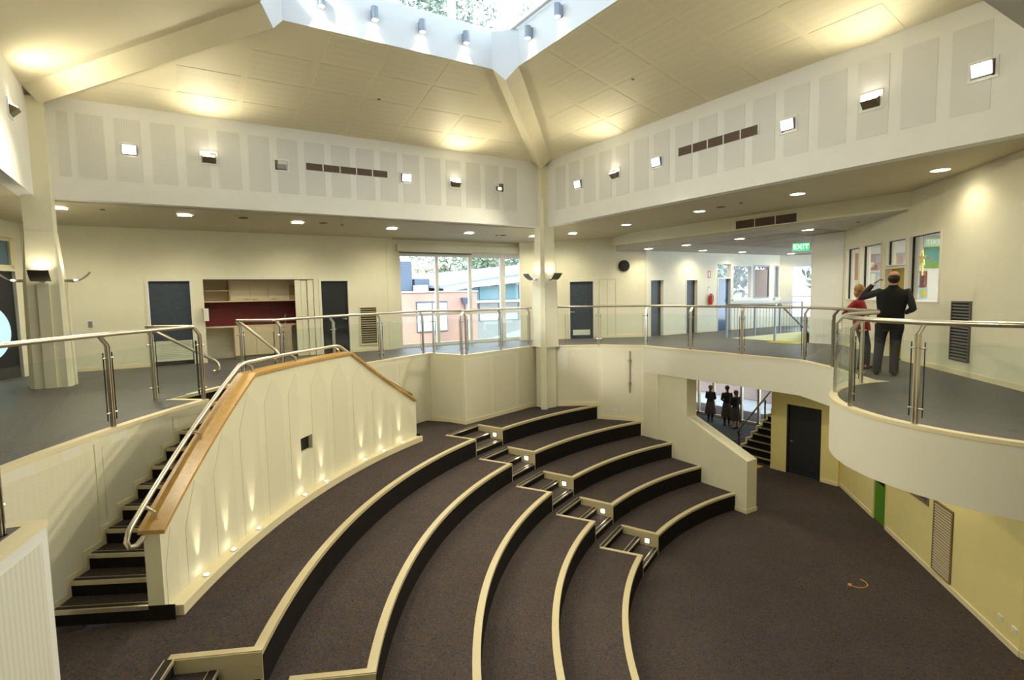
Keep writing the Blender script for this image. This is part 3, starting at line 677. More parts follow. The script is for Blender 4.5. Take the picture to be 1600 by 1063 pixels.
# kitchenette
m = MB(); x0, x1, yb = .82, 3.52, 16.85
m.box(x0 - .1, x0, 16.15, yb, 0, 2.3); m.box(x1, x1 + .1, 16.15, yb, 0, 2.3); m.box(x0, x1, yb, yb + .1, 0, 2.3); m.box(x0, x1, 16.15, yb, 2.16, 2.3)
struct('wall_kitchenette', m, CREAM, 'cream recess walls around the kitchenette')
m = MB(); m.box(x0, x1 - .0, yb - .02, yb, .86, 1.56); kb = m.build('splashback', MAROON, None, label='maroon splashback between the cupboards of the kitchenette', cat='splashback')
kc = thing('wall_cupboard', 'row of cream wall cupboards with open shelf over the maroon splashback', 'cupboard')
m = MB(); m.box(x0, 3.3, 16.83, yb, 1.55, 2.15); m.box(x0, 3.3, 16.45, yb, 1.55, 1.58); m.box(x0, x0 + .02, 16.45, yb, 1.55, 2.15); m.box(1.44, 3.3, 16.47, yb - .02, 1.58, 2.13); m.build('cupboard_body', LAMINATE, kc)
m = MB(); m.box(x0, 1.44, 16.47, yb, 1.84, 1.87); m.build('shelf', LAMINATE, kc)
for i in range(3):
    m = MB(); a = 1.47 + i * .47; m.box(a, a + .46, 16.45, 16.47, 1.585, 1.98 if 0 else 2.12); d_ = m.build('cupboard_door', LAMINATE, kc)
    hx = a + (.3 if i in (0,) else .05); m = MB(); m.box(hx, hx + .13, 16.435, 16.45, 1.61, 1.622); m.build('handle', DARKST, d_)
m = MB(); m.box(2.95, 3.3, 16.44, 16.47, 1.585, 2.0); m.build('side_panel', mat('brown_laminate', (0.42, 0.30, 0.17), .5), kc)
kb2 = thing('base_cabinet', 'cream laminate base cabinet with drawers under the splashback', 'cabinet')
m = MB(); m.box(1.5, 2.95, 16.38, yb - .02, .09, .87); m.box(1.52, 2.93, 16.45, yb - .02, 0.012, .09); m.build('cabinet_body', LAMINATE, kb2)
m = MB(); m.box(1.5, 2.02, 16.36, 16.38, .1, .85); m.build('cabinet_door', LAMINATE, kb2)
m = MB(); m.box(2.03, 2.48, 16.36, 16.38, .1, .85); m.build('cabinet_door', LAMINATE, kb2)
for i in range(5):
    m = MB(); m.box(2.49, 2.94, 16.36, 16.38, .1 + i * .152, .245 + i * .152); d_ = m.build('drawer', LAMINATE, kb2)
    m = MB(); m.box(2.66, 2.78, 16.348, 16.36, .2 + i * .152, .21 + i * .152); m.build('handle', DARKST, d_)
m = MB(); m.box(x0, x1, 16.36, yb - .02, .87, .90); m.build('worktop', LAMINATE, None, label='thin cream worktop along the bottom of the maroon splashback', cat='worktop')
m = MB(); m.tube([(2.85, 16.72, .9), (2.85, 16.72, 1.12), (2.85, 16.66, 1.17), (2.85, 16.55, 1.15)], .012, 8); m.cyl((2.85, 16.72, .9), (0, 0, 1), .025, .02, 12)
m.build('tap', STEEL, None, label='small steel tap on the kitchenette worktop', cat='tap', smooth=True)
pd = thing('folding_door', 'folded cream panel doors at the right side of the kitchenette', 'folding door')
for i in range(3):
    m = MB(); a = 3.02 + i * .165; m.box(a, a + .15, 16.0 + (.03 if i % 2 else 0), 16.05 + (.03 if i % 2 else 0), .02, 2.12); m.build('door_panel', CREAM, pd)
m = MB(); m.box(x0, x1, 16.0, 16.06, 2.115, 2.14); m.build('track', DARKST, pd)
m = MB(); m.box(.78, .80, 15.92, 16.0, 1.06, 1.42); m.box(.78, .9, 15.9, 16.0, 1.08, 1.40); m.box(.785, .895, 15.885, 15.9, 1.30, 1.38)
m.build('towel_dispenser', PLASTIC, None, label='white towel dispenser at the left jamb of the kitchenette', cat='dispenser')
def louvre(name, fr, u0, u1, z0, z1, n, label, slat, back, frame_m):
    t = thing(name, label, 'vent')
    m = MB(); fr.box(m, u0, u1, .002, .008, z0, z1); m.build('backing', back, t)
    m = MB(); b = .03
    for q in ((u0, u0 + b, z0, z1), (u1 - b, u1, z0, z1), (u0 + b, u1 - b, z0, z0 + b), (u0 + b, u1 - b, z1 - b, z1)): fr.box(m, q[0], q[1], .0, .03, q[2], q[3])
    m.build('frame', frame_m, t)
    h = (z1 - z0 - 2 * b) / n
    for i in range(n):
        z = z0 + b + h * i; m = MB()
        m.hexa([fr.p(u0 + b, .008, z + h * .3), fr.p(u1 - b, .008, z + h * .3), fr.p(u1 - b, .026, z), fr.p(u0 + b, .026, z), fr.p(u0 + b, .008, z + h * .5), fr.p(u1 - b, .008, z + h * .5), fr.p(u1 - b, .026, z + h * .3), fr.p(u0 + b, .026, z + h * .3)])
        m.build('slat', slat, t)
    return t
louvre('return_air_grille', frB, U(4.77), U(5.31), .2, 1.33, 16, 'tall slatted air grille on the back wall right of the dark door', mat('brass_slat', (0.45, 0.38, 0.24), .4, .5), BLACK, TRIM)
louvre('return_air_grille', frB, U(-.33), U(.5), .12, .62, 10, 'wide pale slatted grille low in the blue grey door', PLASTIC, CREAM, PLASTIC)
for (x, z, nm, lb) in ((-1.52, 1.1, 'light_switch', 'grey light switch plate on the back wall beside the left column'),):
    m = MB(); frB.box(m, U(x) - .04, U(x) + .04, 0, .012, z - .07, z + .07); frB.box(m, U(x) - .012, U(x) + .012, .012, .02, z - .02, z + .02); m.build(nm, mat('grey_plate', (.3, .3, .3), .4, .3), None, label=lb, cat='switch')
m = MB(); frB.box(m, 7.0, U(-.42), 0, .018, 0, .1); frB.box(m, U(.6), U(.82), 0, .018, 0, .1); frB.box(m, U(4.54), U(5.66), 0, .018, 0, .1); struct('baseboard_back', m, TRIM, 'cream skirting along the gallery back wall')
m = MB(); frW.box(m, .2, frW.L, 0, .02, 0, .06); struct('baseboard_window', m, FRAME, 'pale skirting under the gallery window')

# ---- left end wall with the circle door
frL = Frame((-6.9, 9.6), (-2.62, 16.0)); L_ = frL.L
m = MB(); wall_open(m, frL, -8, L_, 0, 3.6, .2, [(L_ - 1.45, L_ - .18, 0, 3.0)]); struct('wall_far_left', m, CREAM, 'cream angled wall at the far left of the gallery')
o, lf = door(3, frL, L_ - 1.42, L_ - .20, 0, 2.32, DOORD, 'dark double door with a round glazed panel at the far left edge', handle_u=None, fw_=.04)
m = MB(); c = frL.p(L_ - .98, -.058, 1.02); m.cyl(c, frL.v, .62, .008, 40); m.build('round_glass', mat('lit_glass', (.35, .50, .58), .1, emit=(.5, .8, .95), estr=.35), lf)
m = MB(); frL.box(m, L_ - 1.42, L_ - .2, -.1, .0, 2.36, 2.44); frL.box(m, L_ - 1.42, L_ - .2, -.1, .0, 2.95, 3.03); frL.box(m, L_ - .26, L_ - .18, -.1, 0, 2.36, 3.0); m2 = struct('window_6', m, TRIM, 'transom window over the far left door')
m = MB(); frL.box(m, L_ - 1.42, L_ - .26, -.06, -.05, 2.44, 2.95); m.build('pane', mat('blue_glass', (.10, .2, .28), .05, spec=.9), m2)

# ---- right back walls of the gallery
frR = Frame((10.9, 15.65), (14.4, 14.0)); R_L = frR.L
ur = lambda x: (x - 10.9) / frR.u.x
m = MB(); wall_open(m, frR, -.6, R_L, 0, 3.6, .2, [(ur(11.9), ur(12.74), 0, 2.04)]); struct('wall_back_right', m, CREAM, 'cream gallery wall right of the central column with round clock')
o, lf = door(4, frR, ur(11.93), ur(12.71), 0, 2.02, DOORB, 'blue grey door with a pale kick vent right of the central column', handle_u=ur(11.99), hz=.95)
m = MB(); frR.box(m, ur(12.04), ur(12.6), -.06, -.05, .13, .32); m.build('kick_vent', PLASTIC, lf)
cl = thing('round_speaker', 'black round disc high on the gallery wall above the pale cupboard doors', 'speaker'); c = frR.p(ur(13.7), 0, 2.53); m = MB(); m.cyl(c, frR.v, .2, .05, 32); m.build('body', BLACK, cl); m = MB(); c2 = frR.p(ur(13.7), .05, 2.53); m.cyl(c2, frR.v, .155, .012, 32); m.build('face', mat('black_face', (.03, .03, .032), .25), cl)
m = MB()
for a_, b_ in ((12.88, 12.895), (13.15, 13.16), (13.42, 13.435)): frR.box(m, ur(a_), ur(b_), 0, .006, .1, 2.07)
frR.box(m, ur(12.88), ur(13.435), 0, .006, 2.06, 2.075)
cp = m.build('flush_cupboard', mat('joint_shadow', (.55, .5, .38), .6), None, label='flush cream cupboard doors between the blue door and the wall corner', cat='cupboard')
m = MB(); frR.box(m, ur(13.17), ur(13.23), 0.0, .012, 1.88, 1.94); m.build('door_sign', PLASTIC, None, label='tiny white sign on the flush cupboard doors', cat='sign')
frF = Frame((14.4, 13.95), (22.45, 13.95)); uf = lambda x: x - 14.4
m = MB(); wall_open(m, frF, 0, frF.L, 0, 3.6, .2, [(uf(14.6), uf(15.3), 0, 2.04), (uf(16.48), uf(17.15), 0, 2.04), (uf(18.3), uf(19.15), 0, 2.64), (uf(19.22), uf(20.5), 1.24, 2.62), (uf(20.6), uf(21.72), 1.24, 2.62), (uf(22.05), uf(22.38), 1.24, 2.62)])
struct('wall_far', m, CREAM, 'cream far gallery wall with narrow doors and windows')
GD = mat('slate_door', (.045, .05, .055), .4)
door(5, frF, uf(14.62), uf(15.28), 0, 2.03, GD, 'narrow dark recessed door, first right of the wall corner', fw_=.03, depth=-.12)
door(6, frF, uf(16.5), uf(17.13), 0, 2.03, GD, 'narrow dark recessed door beside the fire extinguisher', fw_=.03, depth=-.12)
o, lf = door(7, frF, uf(18.33), uf(19.12), 0, 2.08, mat('blue_tint_glass', (.06, .11, .20), .08, spec=.8), 'glazed blue tinted door with transom at the end of the gallery', frame_m=FRAME, fw_=.03, depth=-.1, thick=.01)
m = MB(); frF.box(m, uf(18.3), uf(19.15), -.12, 0, 2.6, 2.66); frF.box(m, uf(18.33), uf(19.1), -.1, -.09, 2.1, 2.6); m.build('transom', GLASS, o)
GREYF = mat('grey_frame', (.35, .36, .36), .4, .3)
for n, a, b, lb in ((7, 19.22, 20.5, 'left of the far gallery windows with a view of trees'), (8, 20.6, 21.72, 'middle far gallery window with a brown screen'), (9, 22.05, 22.38, 'narrow far gallery window near the corner')):
    m = MB(); q = .07
    frF.box(m, uf(a), uf(a) + q, -.12, .01, 1.24, 2.62); frF.box(m, uf(b) - q, uf(b), -.12, .01, 1.24, 2.62); frF.box(m, uf(a) + q, uf(b) - q, -.12, .01, 1.24, 1.3); frF.box(m, uf(a) + q, uf(b) - q, -.12, .01, 2.56, 2.62)
    o = struct('window_%d' % n, m, GREYF if n != 7 else FRAME, lb); m = MB(); frF.box(m, uf(a) + q, uf(b) - q, -.07, -.06, 1.3, 2.56); m.build('pane', GLASS, o)
    m = MB(); frF.box(m, uf(a) - .05, uf(b) + .05, 0, .1, 1.16, 1.24); m.build('sill', PLASTIC, o)
frG = Frame((22.45, 13.95), (25.6, 10.6)); m = MB(); wall_open(m, frG, 0, frG.L, 0, 3.6, .2, [(.45, 2.3, .35, 2.62)]); struct('wall_far_end', m, CREAM, 'pale angled end wall with a bright window')
m = MB()
for q in ((.45, .53, .35, 2.62), (2.22, 2.3, .35, 2.62), (.53, 2.22, .35, .43), (.53, 2.22, 1.24, 1.32), (.53, 2.22, 2.54, 2.62)): frG.box(m, q[0], q[1], -.12, .01, q[2], q[3])
o = struct('window_10', m, FRAME, 'bright end window with a bare tree trunk outside')
m = MB(); frG.box(m, .53, 2.22, -.07, -.06, .43, 1.24); m.build('pane', GLASS, o)
m = MB(); frG.box(m, .53, 2.22, -.07, -.06, 1.32, 2.54); m.build('pane', GLASS, o)
m = MB(); frR.box(m, -.3, ur(11.9), 0, .018, 0, .1); frR.box(m, ur(12.74), R_L, 0, .018, 0, .1); frF.box(m, .05, uf(14.57), 0, .018, 0, .1); frF.box(m, uf(15.33), uf(16.45), 0, .018, 0, .1); frF.box(m, uf(17.18), uf(18.28), 0, .018, 0, .1); frF.box(m, uf(19.2), frF.L, 0, .018, 0, .1)
struct('baseboard_far', m, TRIM, 'cream skirting along the far gallery walls')
m = MB(); frF.box(m, uf(20.68), uf(21.64), -.05, -.04, 1.3, 2.45); m.build('screen_blind', mat('taupe_blind', (.36, .30, .27), .7), None, label='taupe screen drawn in the middle far gallery window', cat='blind')
# fire extinguisher and its signs
fe = thing('fire_extinguisher', 'red fire extinguisher hanging on the far wall between dark and glazed doors', 'extinguisher', loc=(17.8, 13.86, 0))
m = MB(); m.cyl((0, 0, 1.06), (0, 0, 1), .075, .34, 16); m.sphere((0, 0, 1.40), .075, 14, 6, (1, 1, .6)); m.build('cylinder', RED, fe, smooth=True)
m = MB(); m.cyl((0, 0, 1.43), (0, 0, 1), .025, .05, 10); m.box(-.02, .08, -.02, .02, 1.47, 1.49); m.build('valve', BLACK, fe)
m = MB(); m.tube([(.03, -.02, 1.46), (.1, -.04, 1.42), (.11, -.03, 1.25), (.085, -.02, 1.12)], .012, 6); m.build('hose', BLACK, fe)
m = MB(); m.box(-.03, .03, .02, .09, 1.15, 1.3); m.build('bracket', DARKST, fe)
RP = mat('sign_red', (.55, .06, .04), .5)
def wallsign(u, z0, z1, hw, label):
    t = thing('fire_sign', label, 'sign'); m = MB(); frF.box(m, u - hw, u + hw, 0, .008, z0, z1); m.build('plate', PLASTIC, t); return t
t = wallsign(uf(17.8), 2.08, 2.38, .1, 'red outlined location sign high above the fire extinguisher')
m = MB(); u = uf(17.8)
for q in ((u - .085, u - .055, 2.1, 2.36), (u + .055, u + .085, 2.1, 2.36), (u - .055, u + .055, 2.1, 2.13), (u - .055, u + .055, 2.33, 2.36)): frF.box(m, q[0], q[1], .008, .012, q[2], q[3])
m.build('print', RP, t)
t = wallsign(uf(17.8), 1.58, 1.80, .07, 'small red chevron sign directly over the fire extinguisher')
m = MB()
for s_ in (-1, 1):
    m.add([frF.p(u, .012, 1.79), frF.p(u + s_ * .06, .012, 1.70), frF.p(u + s_ * .06, .012, 1.67), frF.p(u, .012, 1.75)], [(0, 1, 2, 3)])
m.build('print', RP, t)
m = MB(); frF.box(m, u - .04, u + .04, 0, .01, .28, .36); m.build('wall_socket', PLASTIC, None, label='white wall socket low under the fire extinguisher', cat='socket')

# ---- diagonal right wall, upper part with classroom windows
frD = Frame((16.0, 8.05), (7.2, -.75), flip=False)
frD.v = Vector((-.7071, .7071, 0)); ud = lambda y: (8.05 - y) * math.sqrt(2)
UW = [(7.95, 7.26), (7.2, 6.36), (6.18, 5.50), (5.42, 4.52)]
holes = [(ud(7.92), ud(7.28), 1.27, 2.68), (ud(7.18), ud(6.36), 1.27, 2.68), (ud(6.19), ud(5.50), 0, 2.68), (ud(5.42), ud(4.52), 1.27, 2.68)]
m = MB(); wall_open(m, frD, 0, frD.L, 0, 3.8, .2, holes); struct('wall_right', m, CREAM, 'cream angled wall with interior windows to a classroom')
m = MB(); m.box(15.95, 16.15, 8.05, 8.95, 0, 3.6); m.box(15.98, 16.02, 7.9, 8.1, 0, 3.4); struct('wall_stair_pier', m, WHITE, 'grey white pier wall left of the classroom windows')
for n, i, z0, lb in ((11, 0, 1.27, 'leftmost narrow classroom window behind the two people'), (12, 1, 1.27, 'second classroom window, left of the yellow door'), (13, 2, 2.07, 'small transom window over the yellow door'), (14, 3, 1.27, 'rightmost classroom window with a green and teal board inside')):
    h = holes[i]; m = MB(); f_ = .035
    frD.box(m, h[0], h[0] + f_, -.18, .015, z0, h[3]); frD.box(m, h[1] - f_, h[1], -.18, .015, z0, h[3]); frD.box(m, h[0] + f_, h[1] - f_, -.18, .015, z0, z0 + f_); frD.box(m, h[0] + f_, h[1] - f_, -.18, .015, h[3] - f_, h[3])
    o = struct('window_%d' % n, m, FRAME, lb); m = MB(); frD.box(m, h[0] + f_, h[1] - f_, -.10, -.094, z0 + f_, h[3] - f_); m.build('pane', GLASS, o)
    m = MB(); frD.box(m, h[0] + f_, h[0] + f_ + .015, -.09, -.05, z0 + f_, h[3] - f_); frD.box(m, h[0] + f_, h[1] - f_, -.09, -.05, h[3] - f_ - .012, h[3] - f_); m.build('gasket', BLACK, o)
OCHRE = mat('ochre_door', (.42, .30, .03), .45)
door(8, frD, ud(6.19) + .01, ud(5.50) - .01, 0, 2.03, OCHRE, 'mustard yellow door behind the man in the dark vest', fw_=.03, handle_u=ud(5.50) - .12, depth=-.12)
m = MB(); frD.box(m, ud(5.46), frD.L, 0, .02, 0, .1); frD.box(m, 0, ud(6.22), 0, .02, 0, .1); struct('baseboard_right', m, TRIM, 'cream skirting along the angled right wall upstairs')
louvre('return_air_grille', frD, ud(4.19), ud(3.77), .26, 1.33, 18, 'dark slatted air grille on the upper right wall behind the handrail', mat('grey_slat', (.22, .22, .22), .4, .4), mat('grille_back', (.012, .012, .014), .7), DARKST)
# classroom interior
area(frD.p(2.6, -2.1, 2.9), (0, 0, -1), 60, 2.0, 2.0, (1, .97, .82))
CL = lambda u, v, z: frD.p(u, v, z)
m = MB(); frD.box(m, -.5, 8, -4.1, -4.0, 0, 3.2); frD.box(m, -.6, -.5, -4.1, -.2, 0, 3.2); frD.box(m, 8, 8.1, -4.1, -.2, 0, 3.2); struct('wall_classroom', m, WHITE, 'white inner walls of the classroom seen through the windows')
m = MB(); frD.box(m, -.5, 8, -4.0, -.2, 3.0, 3.1); struct('ceiling_classroom', m, WHITE, 'white classroom ceiling')
m = MB(); frD.box(m, -.5, 8, -4.0, -.2, -.05, .0); struct('floor_classroom', m, CARPET, 'classroom floor behind the angled wall')
UE = -.5; VB = -3.99
def sight(px, py): return r2 * ((px - 800) / FPX) + d2 * ((py - 531.5) / FPX) + fw
def on_plane(px, py, p0, n):
    ray = sight(px, py); return EYE + ray * ((Vector(p0) - EYE).dot(n) / ray.dot(n))
def hit(px, py, v):
    q = on_plane(px, py, frD.a + frD.v * v, frD.v); return (q - frD.a).dot(frD.u), q.z
cols = {'g': (.20, .42, .06), 't': (.10, .42, .42), 'b': (.10, .12, .35), 'p': (.45, .30, .32), 'r': (.30, .06, .05), 'w': (.75, .78, .72), 'c': (.35, .62, .68), 'y': (.70, .55, .10), 'o': (.65, .30, .08), 'v': (.42, .45, .55)}
for (x0, y0, x1, y1, base, label, bits) in (
    (1444, 386, 1476, 419, 'g', 'green display board with a teal seascape panel in the classroom', [(.04, .3, .92, .62, 't'), (.15, .42, .22, .1, 'o'), (.62, .62, .2, .1, 'y')]),
    (1427, 424, 1447, 449, 'b', 'dark blue and red framed notice board beside the window', [(.08, .1, .35, .8, 'w'), (.52, .0, .48, 1, 'r'), (.6, .15, .28, .7, 'w')]),
    (1425, 450, 1448, 466, 'c', 'light blue poster low in the rightmost classroom window', [(.55, .2, .4, .6, 'y'), (.1, .1, .35, .3, 'w')]),
    (1355, 397, 1380, 423, 'p', 'pink and grey collage board behind the second classroom window', [(.1, .2, .3, .3, 'w'), (.5, .5, .4, .4, 'v'), (.3, .05, .3, .3, 'r')]),
    (1359, 425, 1381, 452, 'v', 'pale grey blue poster under the pink collage', [(.05, .1, .3, .8, 'w'), (.5, .3, .4, .5, 'c')]),
    (1326, 398, 1333, 425, 't', 'teal poster in the leftmost classroom window', [(.1, .1, .6, .4, 'c')]),
    (1335, 396, 1343, 438, 'o', 'orange striped wall hanging in the leftmost classroom window', [(.3, .1, .4, .8, 'p')]),
    (1393, 395, 1420, 418, 'v', 'grey and pink pictures seen over the yellow door', [(.05, .1, .25, .7, 'y'), (.35, .2, .25, .6, 'p'), (.68, .1, .3, .3, 'c')])):
    uc, zc = hit((x0 + x1) / 2, (y0 + y1) / 2, VB)
    if uc > UE: o0, n_, ax = frD.a + frD.v * (VB - .01), frD.v, frD.u
    else: o0, n_, ax = frD.a + frD.u * (UE), frD.u, -frD.v
    pts = [on_plane(x, y, o0, n_) for x, y in ((x0, y0), (x1, y0), (x0, y1), (x1, y1))]
    ss = [(p - o0).dot(ax) for p in pts]; sa, sb_ = min(ss), max(ss); za = (pts[2].z + pts[3].z) / 2; zb_ = min(2.9, (pts[0].z + pts[1].z) / 2)
    def bb(mb, a, b, c, d, o_, p_):
        q = [o0 + ax * a + n_ * o_, o0 + ax * b + n_ * o_, o0 + ax * b + n_ * p_, o0 + ax * a + n_ * p_]
        mb.hexa([(k.x, k.y, c) for k in q] + [(k.x, k.y, d) for k in q])
    t = thing('pin_board', label, 'board'); m = MB(); bb(m, sa, sb_, za, zb_, 0, .03); m.build('backing', mat('board_' + base, cols[base], .7), t)
    W_, H_ = sb_ - sa, zb_ - za
    for a, b, c, d, e_ in bits: m = MB(); bb(m, sa + a * W_, sa + (a + c) * W_, za + b * H_, za + (b + d) * H_, .03, .036); m.build('paper', mat('paper_' + e_, cols[e_], .7), t)
for (px, py, c, lb) in ((1373, 398, 'g', 'green paper lantern hanging in the second classroom window'), (1442, 404, 'y', 'yellow paper star hanging in the rightmost classroom window')):
    uu, zz = hit(px, py, -1.2); t = thing('hanging_ornament', lb, 'ornament'); q = Vector(CL(uu, -1.2, zz))
    m = MB()
    if c == 'g': m.sphere(q, .13, 10, 6, (.8, .8, 1.4))
    else:
        pts = []
        for k in range(10):
            r_ = .2 if k % 2 == 0 else .07; pts.append(q + frD.u * (r_ * math.cos(k * PI / 5 + .3)) + Vector((0, 0, r_ * math.sin(k * PI / 5 + .3))))
        m.loft([tuple(p) for p in pts], [tuple(p + frD.v * .02) for p in pts])
    m.build('paper_body', mat('orn_' + c, cols[c], .6), t)
    m = MB(); m.tube([q + Vector((0, 0, .1)), Vector((q.x, q.y, 3.0))], .004, 5); m.build('string', BLACK, t)
    m = MB(); m.tube([q - Vector((0, 0, .1)), q - Vector((0, 0, .42))], .02, 5); m.build('tassel', mat('orn_' + c, cols[c], .6), t)
t = thing('classroom_table', 'white classroom table with papers below the rightmost window', 'table')
m = MB(); frD.box(m, 3.2, 5.4, -1.6, -.7, 1.0, 1.04); m.build('table_top', PLASTIC, t)
for a, b in ((3.3, -1.5), (5.3, -1.5), (3.3, -.8), (5.3, -.8)): m = MB(); m.cyl(CL(a, b, 0), (0, 0, 1), .02, 1.0, 8); m.build('leg', STEEL, t)
m = MB(); frD.box(m, 3.55, 3.9, -1.5, -1.2, 1.04, 1.2); frD.box(m, 4.2, 4.5, -1.4, -1.1, 1.04, 1.12); m.build('paper_stack', mat('paper_mix', (.7, .4, .3), .7), None, label='stack of coloured papers on the classroom table', cat='papers')
for i, (px, py) in enumerate(((1462, 366), (1468, 377))):
    uu, zz = hit(px, py, -2.0 - i * 1.6); t = thing('batten_light', 'fluorescent ceiling light in the classroom, %s' % ('nearer the glass' if i == 0 else 'deeper in the room'), 'light', 'classroom ceiling lights')
    m = MB(); frD.box(m, 3.0, 4.4, -2.1 - i * 1.6, -1.9 - i * 1.6, 2.93, 2.99); m.build('housing', PLASTIC, t); m = MB(); frD.box(m, 3.05, 4.35, -2.07 - i * 1.6, -1.93 - i * 1.6, 2.91, 2.93); m.build('diffuser', LAMP, t)

# ---- lower level walls
frE = Frame((15.9, 7.95), (10.56, 2.61)); frE.v = Vector((-.7071, .7071, 0)); ue = lambda y: (7.95 - y) * math.sqrt(2)
m = MB(); wall_open(m, frE, 0, frE.L, ZF, FZ, .2, [(ue(6.34), ue(5.85), ZF, -1.9), (ue(5.32), ue(4.54), -2.73, -1.7)]); struct('wall_lower_right', m, YELLOW, 'yellow cream wall under the round balcony')
m = MB(); m.box(10.56, 10.76, -5, 2.62, ZF, FZ); struct('wall_lower_near', m, YELLOW, 'yellow cream wall turning at the bottom right corner')
m = MB(); frE.box(m, 0, ue(6.37), 0, .022, ZF, ZF + .1); frE.box(m, ue(5.82), frE.L, 0, .022, ZF, ZF + .1); m.box(10.54, 10.56, -5, 2.6, ZF, ZF + .1)
struct('baseboard_lower', m, TRIM, 'yellow cream skirting along the wall under the balcony')
o, lf = door(9, frE, ue(6.33), ue(5.86), ZF, -1.92, GREEN, 'bright green door under the round balcony', frame_m=YELLOW, fw_=.03, depth=-.015)
m = MB(); frE.box(m, ue(6.24), ue(5.97), -.015, -.006, ZF + .95, -2.0); m.build('vision_panel', mat('dark_glass', (.03, .02, .01), .1), lf)
m = MB(); f_ = .04; h = (ue(5.32), ue(4.54), -2.73, -1.7)
for q in ((h[0], h[0] + f_, h[2], h[3]), (h[1] - f_, h[1], h[2], h[3]), (h[0] + f_, h[1] - f_, h[2], h[2] + f_), (h[0] + f_, h[1] - f_, h[3] - f_, h[3])): frE.box(m, q[0], q[1], -.1, .015, q[2], q[3])
o = struct('window_15', m, mat('brown_frame', (.25, .17, .10), .4), 'interior window cut off by the balcony, right of the green door'); m = MB(); frE.box(m, h[0] + f_, h[1] - f_, -.03, -.02, h[2] + f_, h[3] - f_); m.build('pane', mat('violet_glass', (.10, .10, .14), .08, spec=.8), o)
louvre('return_air_grille', frE, ue(4.39), ue(3.93), -3.87, -2.5, 24, 'pale slatted air grille on the lower wall under the balcony', mat('beige_slat', (.55, .48, .33), .45), mat('grille_back2', (.10, .07, .04), .7), mat('brown_frame', (.25, .17, .10), .4))
for y, lb in ((2.94, 'left of the two white sockets low on the lower right wall'), (2.70, 'right of the two white sockets low on the lower right wall')):
    m = MB(); frE.box(m, ue(y) - .06, ue(y) + .06, 0, .014, -3.70, -3.61); frE.box(m, ue(y) - .03, ue(y) - .01, .014, .018, -3.67, -3.64); frE.box(m, ue(y) + .01, ue(y) + .03, .014, .018, -3.67, -3.64); m.build('wall_socket', PLASTIC, None, label=lb, cat='socket', group='sockets on the lower right wall')
frS = Frame((15.8, 10.0), (15.8, 7.95)); frS.v = Vector((-1, 0, 0)); us = lambda y: 10.0 - y
m = MB(); wall_open(m, frS, 0, 2.05, ZF, FZ, .2, [(us(9.46), us(8.47), ZF, -1.9)]); struct('wall_lower_far', m, YELLOW, 'yellow cream wall with a dark door beside the foyer stair')
m = MB(); frS.box(m, 0, us(9.5), 0, .02, ZF, ZF + .1); frS.box(m, us(8.43), 2.05, 0, .02, ZF, ZF + .1); struct('baseboard_lower_far', m, TRIM, 'cream skirting either side of the dark lower door')
door(10, frS, us(9.45), us(8.48), ZF, -1.91, DOORD, 'nearly black door beside the foyer stair downstairs', frame_m=DOORD, fw_=.03, handle_u=us(9.36), depth=-.05)
# foyer
m = MB(); m.box(12.4, 20.5, 17.2, 17.4, ZF, FZ); m.box(12.2, 12.4, 11.66, 17.4, ZF, FZ); m.box(16.0, 22.5, 9.85, 9.99, ZF, FZ)
struct('wall_foyer', m, YELLOW, 'yellow cream side walls of the lower foyer')
gl = thing('foyer_glazing', 'tall aluminium framed glass wall of the foyer behind the schoolgirls', 'glazing')
ys = [11.5, 12.7, 13.5, 14.3, 15.7, 16.5, 17.2]
for y in ys: m = MB(); m.box(20.4, 20.5, y - .05, y + .05, ZF, FZ); m.build('mullion', ALU, gl)
for i in range(6): 
    for z0, z1 in ((ZF + .1, -1.85), (-1.77, FZ)):
        m = MB(); m.box(20.44, 20.45, ys[i] + .05, ys[i + 1] - .05, z0, z1); m.build('pane', GLASS, gl)
m = MB(); m.box(20.4, 20.5, 11.5, 17.2, ZF, ZF + .1); m.build('bottom_rail', ALU, gl)
m = MB(); m.box(20.4, 20.5, 11.5, 17.2, -1.85, -1.77); m.build('cross_rail', ALU, gl)
m = MB(); m.box(17.6, 20.2, 12.6, 16.2, ZF, ZF + .012); m.build('entrance_mat', mat('mat_grey', (.035, .045, .055), .9, noise=.2, nscale=60), None, label='large dark grey entrance mat under the schoolgirls', cat='mat')
# foyer stair
fs = thing('foyer_staircase', 'open dark carpeted stair with pale nosings rising from the foyer', 'staircase')
for k in range(1, 13):
    z1 = ZF + .167 * k; x0 = 16.0 + .29 * (k - 1)
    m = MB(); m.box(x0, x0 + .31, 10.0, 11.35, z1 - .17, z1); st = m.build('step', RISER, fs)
    m = MB(); m.box(x0 - .012, x0 + .05, 10.0, 11.35, z1 - .025, z1 + .006); m.build('step_nosing', ALU, st)
    m = MB(); m.box(x0 - .02, x0 + .3, 11.35, 11.42, z1 - .2, z1 + .05); m.build('stringer_block', TRIM, st)
m = MB(); m.box(19.45, 20.35, 8.95, 11.42, -2.16, -1.996); m.build('landing', RISER, fs)
for k in range(1, 12):
    z1 = -1.996 + .167 * k; x1 = 19.45 - .29 * (k - 1)
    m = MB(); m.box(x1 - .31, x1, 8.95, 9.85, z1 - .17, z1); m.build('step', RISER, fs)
m = MB(); a, b = Vector((16.15, 11.38, ZF + .9)), Vector((19.4, 11.38, -1.05)); m.tube([a + Vector((.12, 0, -.16)), a + Vector((-.02, 0, -.18)), a + Vector((-.06, 0, -.06)), a, b], .028, 8); m.build('handrail', DARKST, fs, smooth=True)
